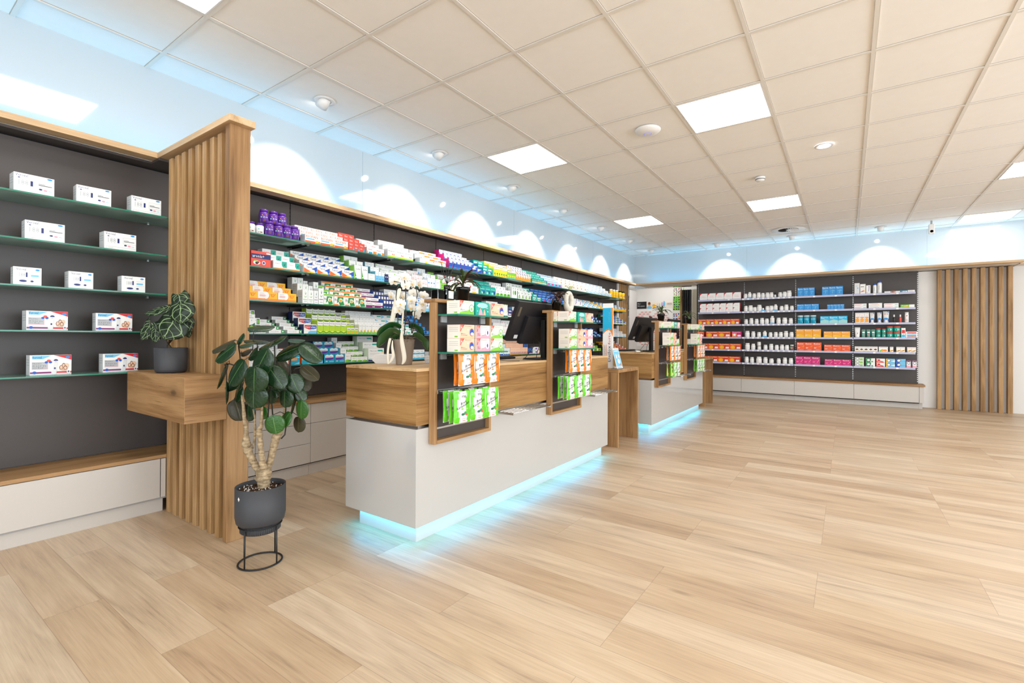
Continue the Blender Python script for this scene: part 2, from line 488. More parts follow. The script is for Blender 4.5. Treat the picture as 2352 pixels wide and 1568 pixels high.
def cove(name, loc, rz, L):
    l = bpy.data.lights.new(name, 'AREA'); l.shape = 'RECTANGLE'; l.size = L; l.size_y = .015; l.energy = P_COVE * L; l.color = (.05, .55, 1.0); l.spread = R(125)
    o = bpy.data.objects.new(name, l); o.location = loc; o.rotation_euler = (pi, 0, rz); COL.objects.link(o)
cove('cove_light_shelf_wall', (-3.80, 3.6, 2.240), pi / 2, 11.8)
cove('cove_light_back_wall', (.7, 10.05, 2.240), 0, 8.6)
# ---------------------------------------------------------------- ceiling lights
def led_panel(i, j, label):
    x, y = GX + (i + .5) * T, GY + (j + .5) * T
    t = thing('ceiling_light_panel', label, 'ceiling light', (x, y, ZC), group='square light panels in the ceiling')
    r = T / 2 - .013
    MB().box(-r, -r, -.004, r, -r + .008, .004).box(-r, r - .008, -.004, r, r, .004).box(-r, -r + .008, -.004, -r + .008, r - .008, .004).box(r - .008, -r + .008, -.004, r, r - .008, .004).obj('frame', PLAST, t)
    MB().box(-r + .008, -r + .008, -.002, r - .008, r - .008, .003).obj('diffuser', LED, t)
for i, j, l in ((1, -1, 'square light panel cut by the top picture edge, above the blood pressure monitors'),
                (1, 4, 'square light panel above the near counter, beside the second wall spotlight'),
                (4, 4, 'square light panel beside the round white access point'),
                (1, 9, 'square light panel nearest the room corner, over the far counter'),
                (4, 9, 'square light panel between smoke detector and round air vent'),
                (8, 9, 'square light panel cut by the picture edge, one bay before the back wall'),
                (8, 13, 'square light panel right against the back wall above the slats'),
                (8, 4, 'square light panel out over the open floor'), (4, -1, 'square light panel over the open floor near the viewer'),
                (8, -1, 'square light panel over the open floor behind the viewer'), (1, -6, 'square light panel behind the viewer by the shelf wall'),
                (4, -6, 'square light panel in the middle behind the viewer'), (8, -6, 'square light panel behind the viewer by the far wall'),
                (11, 1, 'square light panel by the window side'), (11, 6, 'square light panel by the window side further back')):
    led_panel(i, j, l)
ORD = ['first', 'second', 'third', 'fourth', 'fifth', 'sixth', 'seventh', 'eighth', 'ninth', 'tenth', 'eleventh', 'twelfth', 'thirteenth', 'fourteenth']
def spot(x, y, rz, label, grp, power):
    """recessed directional spot that tips towards local -x"""
    t = thing('ceiling_spotlight', label, 'spotlight', (x, y, ZC), rz, grp)
    MB().lathe([(.045, .0), (.078, -.001), (.080, -.004), (.060, -.006), (.048, -.004)], 28, cap=False).obj('trim_ring', PLAST, t)
    g = MB()
    n = 24                                        # tilted cylinder head
    ax = Vector((-sin(R(48)), 0, -cos(R(48)))); ux = Vector((0, 1, 0)); uy = ax.cross(ux)
    c0 = Vector((.012, 0, .02)); L = .085
    ring = lambda c, r: [c + (ux * cos(2 * pi * k / n) + uy * sin(2 * pi * k / n)) * r for k in range(n)]
    prof = [(0, .044), (L, .044), (L, .038), (L - .012, .036)]
    vs_ = []; fs = []
    for d, r in prof: vs_ += ring(c0 + ax * d, r)
    for i in range(len(prof) - 1):
        for k in range(n):
            k2 = (k + 1) % n; fs.append((i * n + k, i * n + k2, (i + 1) * n + k2, (i + 1) * n + k))
    fs.append(tuple(range(n))[::-1])
    g.add(vs_, fs, smooth=True)
    g.obj('lamp_head', PLAST, t)
    c1 = c0 + ax * (L - .0125)
    g = MB(); g.add(ring(c1, .0355), [tuple(range(n))]); g.obj('lens', BULB, t)
    l = bpy.data.lights.new('spot_light', 'SPOT'); l.energy = power; l.spot_size = R(76); l.spot_blend = .5; l.shadow_soft_size = .02; l.color = (1, .97, .93)
    o = bpy.data.objects.new('spot_light', l); o.location = c0 + ax * (L + .002); o.rotation_euler = (0, R(36), 0); COL.objects.link(o); o.parent = t
for k in range(7):
    spot(GX + .5 * T, GY + (1.5 + 2 * k) * T - (0.06 if k == 6 else 0), 0, f'white recessed spotlight tilted to the long shelf wall, {ORD[k]} from the slatted divider', 'spotlights above the long shelf wall', P_SPOT)
for k in range(4):
    spot(GX + (2.5 + 2 * k) * T, GY + 13.4 * T, -pi / 2, f'white recessed spotlight above the back shelves, {ORD[k]} from the room corner', 'spotlights above the back wall', P_SPOT) if k < 3 else None
t = thing('ceiling_downlight', 'small round lit downlight alone in the open ceiling', 'downlight', (GX + 5.5 * T, GY + 6.5 * T, ZC))
MB().lathe([(.050, -.001), (.062, -.006), (.078, -.005), (.080, 0)], 28, cap=False).obj('trim_ring', PLAST, t)
MB().lathe([(.0, -.0022), (.052, -.002)], 28, cap=False).obj('lens', BULB, t)
l = bpy.data.lights.new('spot_light', 'SPOT'); l.energy = P_SPOT * .5; l.spot_size = R(80); l.spot_blend = .4; l.shadow_soft_size = .05
o = bpy.data.objects.new('spot_light', l); o.location = (0, 0, -.012); COL.objects.link(o); o.parent = t
t = thing('wireless_access_point', 'round white wireless access point with blue ring on the ceiling', 'access point', (GX + 3.5 * T, GY + 4.5 * T, ZC))
MB().lathe([(.0, -.036), (.06, -.034), (.095, -.022), (.11, -.006), (.11, 0)], 36).obj('housing', PLAST, t)
MB().lathe([(.030, -.0362), (.034, -.0362)], 32, cap=False).obj('status_ring', BLUED, t)
t = thing('smoke_detector', 'small white smoke detector in the ceiling tile before a light panel', 'smoke detector', (GX + 4.5 * T, GY + 7.5 * T, ZC))
MB().lathe([(.0, -.05), (.032, -.048), (.046, -.036), (.048, -.022), (.052, -.012), (.052, 0)], 28).obj('housing', PLAST, t)
MB().lathe([(.0485, -.030), (.0495, -.030), (.0495, -.024), (.0485, -.024)], 28, cap=False).obj('smoke_slot', GAP, t)
t = thing('ceiling_air_vent', 'round white swirl air vent in the ceiling by the back wall', 'air vent', (GX + 4.5 * T, GY + 12.45 * T, ZC))
MB().lathe([(.15, -.002), (.24, -.008), (.25, 0)], 36, cap=False).obj('frame', PLAST, t)
MB().lathe([(0, -.001), (.15, -.001)], 36, cap=False).obj('dark_throat', GAP, t)
g = MB()
for k in range(24):
    a = 2 * pi * k / 24
    p = [(cos(a) * .03, sin(a) * .03, -.004), (cos(a) * .15, sin(a) * .15, -.004), (cos(a + .16) * .15, sin(a + .16) * .15, -.012), (cos(a + .16) * .03, sin(a + .16) * .03, -.006)]
    g.quad(*p[::-1])
g.lathe([(0, -.014), (.032, -.010), (.034, -.002)], 20)
g.obj('swirl_blades', PLAST, t)
t = thing('motion_sensor', 'small white box sensor hanging from the ceiling near the wall slats', 'sensor', (1.06, 9.5, ZC))
MB().tube([(0, 0, 0), (0, 0, -.05)], .012).obj('bracket', GREYP, t)
MB().bbox(-.035, -.03, -.20, .035, .03, -.05, .006).obj('housing', PLAST, t)
MB().lathe([(0, .0), (.02, .0)], 20).obj('lens', GREYP, t)
t.children[-1].location = (0, -.031, -.16); t.children[-1].rotation_euler = (R(90), 0, 0)

t = thing('ceiling_light_panel', 'unseen panel added to light the small room behind the doorway', 'ceiling light', (-3.6, 10.9, 2.75))  # added lamp, out of view, because the rear room came out dark
MB().box(-.35, -.3, -.01, .35, .3, 0).obj('diffuser', LED, t)
# ================================================================ furniture
def endgrain(mb, axis, mi=1):
    """the faces square to axis take material mi (grain turned to run along them)"""
    for k, f in enumerate(mb.f):
        a, b, c = (Vector(mb.v[f[i]]) for i in (0, 1, 2))
        n = (b - a).cross(c - b)
        if n.length and abs(n.normalized()[axis]) > .9: mb.mi[k] = mi
    return mb
def wp(mb, name, mat, t, label=None):
    """part given in world coordinates under thing t"""
    o = mb.obj(name, mat, t, label)
    o.matrix_parent_inverse = (Matrix.Translation(t.location) @ Matrix.Rotation(t.rotation_euler.z, 4, 'Z')).inverted()
    return o
# -------- slatted divider beside the first shelf section
t = thing('slatted_divider', 'oak slatted divider with wide end post between the two shelf sections', 'room divider', (-2.75, 1.25, 0))
for k in range(8):
    x = -3.505 + .0942 * k
    wp(MB().bbox(x, 1.197, 0, x + .046, 1.297, 2.2, .0015), 'slat', WZs, t)
wp(MB().bbox(-2.748, 1.195, 0, -2.70, 1.302, 2.226, .0015), 'post', WZ, t)
wp(MB().bbox(-3.72, 1.175, 2.226, -2.66, 1.31, 2.262, .0015), 'cap_board', WEDGX, t)
o = endgrain(MB().bbox(-3.508, .998, .655, -2.708, 1.194, .887, .001), 0).obj('display_box', [WX, WY], None, 'oak box shelf fixed to the slatted divider, carrying the heart-leaved plant', 'shelf')
# -------- wall slats
t = thing('slatted_screen', 'row of five oak slats at the far end of the glass-shelf wall', 'wall slats', (-3.80, 9.03, 0))
for k in range(5):
    y = 9.04 + .096 * k
    wp(MB().bbox(-3.86, y, 0, -3.78, y + .05, 2.2, .0015), 'slat', WZs, t)
wp(MB().box(-3.90, 8.985, 0, -3.862, 9.5, 2.2), 'backing_board', WALLM, t)
wp(MB().box(-3.90, 8.985, 0, -3.80, 9.03, 2.2), 'end_board', WALLM, t)
t = thing('slatted_screen', 'nine upright oak slats on the white wall beside the back shelves', 'wall slats', (1.6, 9.95, 0))
for k in range(9):
    x = 1.183 + .0995 * k
    wp(MB().bbox(x, 9.94, 0, x + .053, 10.034, 2.2, .0015), 'slat', WZs, t)
# -------- back panels with perforated rails
def rail(g, x, y, z0, z1, ax):
    n = int((z1 - z0) / .032)
    for k in range(n):
        z = z0 + .032 * k
        if ax == 'y': g.box(x, y - .006, z, x + .004, y + .006, z + .017, mi=0); g.box(x, y - .006, z + .017, x + .003, y + .006, z + .032, mi=1)
        else: g.box(x - .006, y - .004, z, x + .006, y, z + .017, mi=0); g.box(x - .006, y - .003, z + .017, x + .006, y, z + .032, mi=1)
t = thing('shelf_back_panel', 'plain taupe back panel behind the blood pressure monitor shelves', 'wall panel', (-3.85, 0, .36))
wp(MB().box(-3.90, -2.5, .36, -3.83, 1.309, 2.2), 'panel', GREY, t)
t = thing('shelf_back_panel', 'long taupe back panel with black upright rails behind the medicine shelves', 'wall panel', (-3.85, 5, .59))
wp(MB().box(-3.90, 1.31, .59, -3.832, 8.98, 2.2), 'board', BLACK, t)
YS = [1.315] + [2.163 + .8511 * k for k in range(9)]
for a, b in zip(YS, YS[1:]):
    wp(MB().box(-3.832, a + .005, .59, -3.822, b - .005, 2.2), 'panel', GREY, t)
for y in YS[1:9]:
    g = MB(); rail(g, -3.829, y, .60, 2.19, 'y'); wp(g, 'upright_rail', [BLACKM, GAP], t)
t = thing('shelf_back_panel', 'taupe back panel with perforated rails behind the back wall shelves', 'wall panel', (-.8, 10.0, .36))
XS = [-2.495 + .8605 * k for k in range(5)]
wp(MB().box(-2.525, 10.012, .36, .955, 10.034, 2.2), 'board', BLACK, t)
for a, b in zip(XS, XS[1:]):
    wp(MB().box(a + .008, 10.0, .36, b - .008, 10.012, 2.2), 'panel', GREY, t)
for x in XS:
    g = MB(); rail(g, x, 10.010, .39, 2.19, 'x'); wp(g, 'upright_rail', [BLACKM, METAL], t)
# -------- base cabinets
def front(t, x, y0, y1, z0, z1, name='drawer'):
    wp(MB().bbox(x - .018, y0 + .0015, z0 + .0015, x, y1 - .0015, z1 - .0015, .001), name, WHITEC, t)
t = thing('base_cabinet', 'low cream base cabinet under the blood pressure monitor shelves', 'cabinet', (-3.7, .3, 0))
wp(MB().box(-3.89, -.9, .08, -3.526, 1.305, .334), 'carcass', GREYP, t)
front(t, -3.506, -.9, 1.166, .092, .334, 'drawer'); front(t, -3.506, 1.168, 1.195, .092, .334, 'filler_panel')
wp(MB().box(-3.89, -.9, 0, -3.54, 1.19, .08), 'plinth', WHITEC, t)
MB().bbox(-3.83, -.9, .336, -3.504, 1.196, .357, .001).box(-3.829, 1.196, .336, -3.508, 1.305, .3569).obj('cabinet_worktop', WY, None, 'oak worktop below the blood pressure monitor shelves', 'worktop')
MB().bbox(-3.83, 1.31, .5665, -3.488, 8.98, .586, .001).obj('cabinet_worktop', WY, None, 'long oak worktop below the medicine shelves', 'worktop')
def unit(y0, y1, splits, label):
    t = thing('base_cabinet', label, 'cabinet', (-3.7, y0, 0), group='cream base cabinets under the medicine shelves')
    wp(MB().box(-3.89, y0 + .001, .085, -3.524, y1 - .001, .5655), 'carcass', GAP, t)
    zz = [.095] + splits + [.5645]
    for a, b in zip(zz, zz[1:]): front(t, -3.502, y0, y1, a, b)
    wp(MB().box(-3.89, y0 + .001, 0, -3.53, y1 - .001, .085), 'plinth', WHITEC, t)
unit(1.315, 1.738, [.166, .251, .318, .408, .481], 'narrow cream cabinet with six shallow drawers behind the potted aralia')
unit(1.738, 2.163, [.250, .408], 'narrow cream cabinet with three drawers right of the potted aralia trunk')
for k in range(8):
    unit(YS[k + 1], YS[k + 2], [.408], f'cream cabinet with one deep drawer, {ORD[k]} behind the counters')
t0 = None
for k, (a, b) in enumerate(((-2.50, -1.639), (-1.639, -.771), (-.771, .099), (.099, .942))):
    t = thing('base_cabinet', f'low cream drawer cabinet under the back shelves, {ORD[k]} from the doorway', 'cabinet', ((a + b) / 2, 9.9, 0), group='low cabinets under the back shelves')
    wp(MB().box(a + .001, 9.742, .085, b - .001, 10.03, .3535), 'carcass', GAP, t)
    wp(MB().bbox(a + .0015, 9.722, .10, b - .0015, 9.740, .3525, .001), 'drawer', WHITEC, t)
    wp(MB().box(a + .0005, 9.80, 0, b - .0005, 10.03, .084), 'plinth', WHITEC, t)
    if k == 3:
        wp(MB().bbox(b + .0015, 9.722, .10, b + .055, 10.03, .3525, .001), 'filler_panel', WHITEC, t)
        wp(MB().box(b + .0005, 9.80, 0, b + .045, 10.03, .0995), 'end_plinth', WHITEC, t)
MB().bbox(-2.51, 9.70, .3545, 1.012, 9.998, .386, .001).obj('cabinet_worktop', WX, None, 'narrow oak worktop on the low cabinets under the back shelves', 'worktop')
# -------- glass shelves
LZ = [1.843, 1.603, 1.358, 1.118, .876]
SH = ['top', 'second', 'third', 'fourth', 'lowest']
def glass_slab(g, x0, y0, z0, x1, y1, z1):
    v = [(x, y, z) for z in (z0, z1) for y in (y0, y1) for x in (x0, x1)]
    g.add(v, [(0, 2, 3, 1), (4, 5, 7, 6)], mi=0)
    g.add(v, [(0, 1, 5, 4), (2, 6, 7, 3), (0, 4, 6, 2), (1, 3, 7, 5)], mi=1)
def glass_shelf(y0, y1, z, x1, label, grp, clips=True):
    t = thing('glass_shelf', label, 'shelf', (-3.67, (y0 + y1) / 2, z), group=grp)
    g = MB(); glass_slab(g, -3.82, y0 + .002, z - .008, x1, y1 - .002, z); wp(g, 'glass_pane', [GLASS, GEDGE], t)
    for y in (y0 + .02, y1 - .02):
        g = MB().box(-3.82, y - .0025, z - .019, -3.60, y + .0025, z - .0085)
        wp(g, 'bracket', BLACKM, t); wp(MB().box(-3.598, y - .012, z - .014, -3.59, y + .012, z - .0085), 'clip', CHROME, t)
for k, z in enumerate([1.842, 1.600, 1.357, 1.121, .878]):
    t = thing('glass_shelf', f'{SH[k]} green-edged glass shelf with the blood pressure monitors', 'shelf', (-3.67, .4, z), group='glass shelves left of the slatted divider')
    g = MB(); glass_slab(g, -3.828, -.9, z - .008, -3.525, 1.194, z); glass_slab(g, -3.828, 1.194, z - .008, -3.54, 1.305, z); wp(g, 'glass_pane', [GLASS, GEDGE], t)
    wp(MB().box(-3.828, 1.180, z - .016, -3.80, 1.190, z - .0085), 'clip', METAL, t)
YB = [1.315] + YS[1:8] + [8.124, 8.74]
YB = sorted(set(round(y, 3) for y in YB if y <= 8.13)) + [8.74]
YB = [y for i, y in enumerate(YB) if i == 0 or y - YB[i - 1] > .05]
for k, z in enumerate(LZ):
    for b in range(len(YB) - 1):
        glass_shelf(YB[b], YB[b + 1], z, -3.52, f'{SH[k]} glass medicine shelf, {ORD[b]} bay from the slatted divider', 'glass shelves of the long medicine wall')
# -------- metal shelves on the back wall
BZ = [1.850, 1.606, 1.367, 1.126, .892, .648]
SB = ['top', 'second', 'third', 'fourth', 'fifth', 'lowest']
LAV = plain('price_rail', '#b9bbd6', .3)
TAGM = plain('price_tag', '#f2f2f4', .4)
BAYN = ['heat pad bay beside the doorway', 'white jar bay', 'coloured carton bay', 'mixed toiletries bay']
TAGX = {1: None}
for k, z in enumerate(BZ):
    for b in range(4):
        a, c = XS[b] + .004, XS[b + 1] - .004
        if b == 3: c = .892
        if b == 0: a = -2.42
        t = thing('metal_shelf', f'{SB[k]} grey metal shelf of the {BAYN[b]}', 'shelf', ((a + c) / 2, 9.85, z), group='metal shelves on the back wall')
        wp(MB().box(a, 9.703, z - .012, c, 9.998, z), 'shelf_board', GREYP, t)
        wp(MB().bbox(a, 9.694, z - .028, c, 9.7025, z + .004, .001), 'price_rail', LAV, t)
        xs_ = [a + .03 + (c - a - .06) * q / 9.5 for q in range(10)] if b == 1 else [a + (c - a) * q for q in (.35, .72)]
        for x in xs_: wp(MB().box(x - .016, 9.692, z - .026, x + .016, 9.6938, z + .0), 'price_tag', TAGM, t)
# -------- counters
def counter(y0, y1, label):
    t = thing('service_counter', label, 'counter', (-2.13, (y0 + y1) / 2, 0))
    wp(MB().bbox(-2.43, y0, .10, -1.84, y1, .613, .001), 'white_body', WHITEG, t)
    wp(MB().box(-2.37, y0 + .055, 0, -1.895, y1 - .02, .10), 'plinth', WHITEC, t)
    wp(MB().box(-2.40, y0 + .035, .613, -1.865, y1 - .01, .631), 'metal_channel', METAL, t)
    wp(endgrain(MB().bbox(-2.43, y0, .631, -1.84, y1, .9125, .001), 1), 'wood_body', [WYC, WXC], t)
    wp(MB().bbox(-2.432, y0 - .002, .9135, -1.838, y1 + .002, .930, .001), 'wood_top', WYL, t)
    g = MB().box(-1.882, y0 + .02, .0945, -1.870, y1 - .02, .0995).box(-2.40, y0 + .022, .0945, -1.882, y0 + .034, .0995)
    wp(g, 'led_strip', CYAN, t)
    return t
WYC = wood('oak_counter', 1, '#5f4222', '#8b6539', '#a98250', knots=1.0, scale=.85)
WXC = wood('oak_counter_end', 0, '#5f4222', '#8b6539', '#a98250', knots=1.0, scale=.85)
WYL = wood('oak_counter_top', 1, '#9c7a52', '#bd9a6e', '#cfae84', knots=.5)
counter(1.725, 4.12, 'nearest white and oak service counter with cyan glow along its base')
counter(5.33, 7.66, 'further white and oak service counter with cyan glow, past the oak table')
# bag trays: three rods on two end bars
def tray(y0, y1, label):
    t = thing('bag_tray', label, 'tray', (-1.77, (y0 + y1) / 2, .62), group='chrome bag trays on the counter fronts')
    for y in (y0, y1 - .008): wp(MB().bbox(-1.84, y, .612, -1.70, y + .008, .626, .001), 'end_bar', METAL, t)
    for x in (-1.815, -1.785, -1.755, -1.725, -1.703): wp(MB().tube([(x, y0 + .004, .624), (x, y1 - .004, .624)], .0035), 'rod', CHROME, t)
tray(2.40, 2.85, 'chrome bag tray between the two display frames of the near counter')
tray(3.56, 4.01, 'chrome bag tray at the table end of the near counter')
tray(6.02, 6.46, 'chrome bag tray between the two display frames of the far counter')
tray(7.18, 7.58, 'chrome bag tray at the far end of the further counter')
# waterfall tables at the counter ends
def side_table(y0, y1, label):
    t = thing('side_table', label, 'table', (-2.16, (y0 + y1) / 2, 0))
    wp(MB().bbox(-2.45, y0, .747, -1.882, y1, .782, .001), 'table_top', WX, t)
    for y in (y0, y1 - .022): wp(MB().bbox(-2.449, y, 0, -1.883, y + .022, .746, .001), 'leg_panel', WZ, t)
side_table(4.465, 5.03, 'oak waterfall table between the counters, carrying the tall cardboard display')
side_table(8.00, 8.54, 'oak waterfall table beyond the far counter')
# display frames
def frame(y0, label, k):
    t = thing('display_stand', label, 'display stand', (-1.82, y0 + .24, .525))
    y1 = y0 + .485
    for y in (y0, y1 - .02): wp(MB().bbox(-1.838, y, .525, -1.795, y + .02, 1.28, .001), 'side_board', WZ, t)
    wp(MB().bbox(-1.878, y0 - .0005, 1.2805, -1.793, y1 + .0005, 1.30, .001), 'top_board', WY, t)
    wp(MB().bbox(-1.838, y0 + .0205, .525, -1.795, y1 - .0205, .545, .001), 'bottom_board', WY, t)
    wp(MB().box(-1.837, y0 + .0205, .546, -1.826, y1 - .0205, 1.28), 'back_panel', GREY, t)
    for z in (.605, .808): wp(MB().box(-1.8258, y0 + .021, z - .006, -1.820, y1 - .021, z + .004), 'hook_rail', METAL, t)
    for z, s in ((1.217, 'upper'), (1.016, 'lower')):
        g = thing('glass_shelf', f'{s} glass shelf with tea cartons on the {k}', 'shelf', (-1.74, y0 + .24, z), group='glass shelves of the counter frames')
        m = MB(); glass_slab(m, -1.8195, y0 + .0215, z - .008, -1.655, y1 - .0215, z); wp(m, 'glass_pane', [GLASS, GEDGE], g)
        for y in (y0 + .065, y1 - .085): wp(MB().bbox(-1.8255, y, z - .042, -1.812, y + .045, z - .0085, .001), 'bracket', GREYP, g)
FR = [1.812, 3.015, 5.42, 6.61]
FN = ['orchid-side frame', 'second frame', 'far counter first frame', 'far counter last frame']
for y, l, k in zip(FR, ('oak display frame with green and orange sweet bags next to the orchid', 'oak display frame at the table end of the near counter',
                        'oak display frame with foam tubes, first on the far counter', 'oak display frame furthest away on the far counter'), FN): frame(y, l, k)
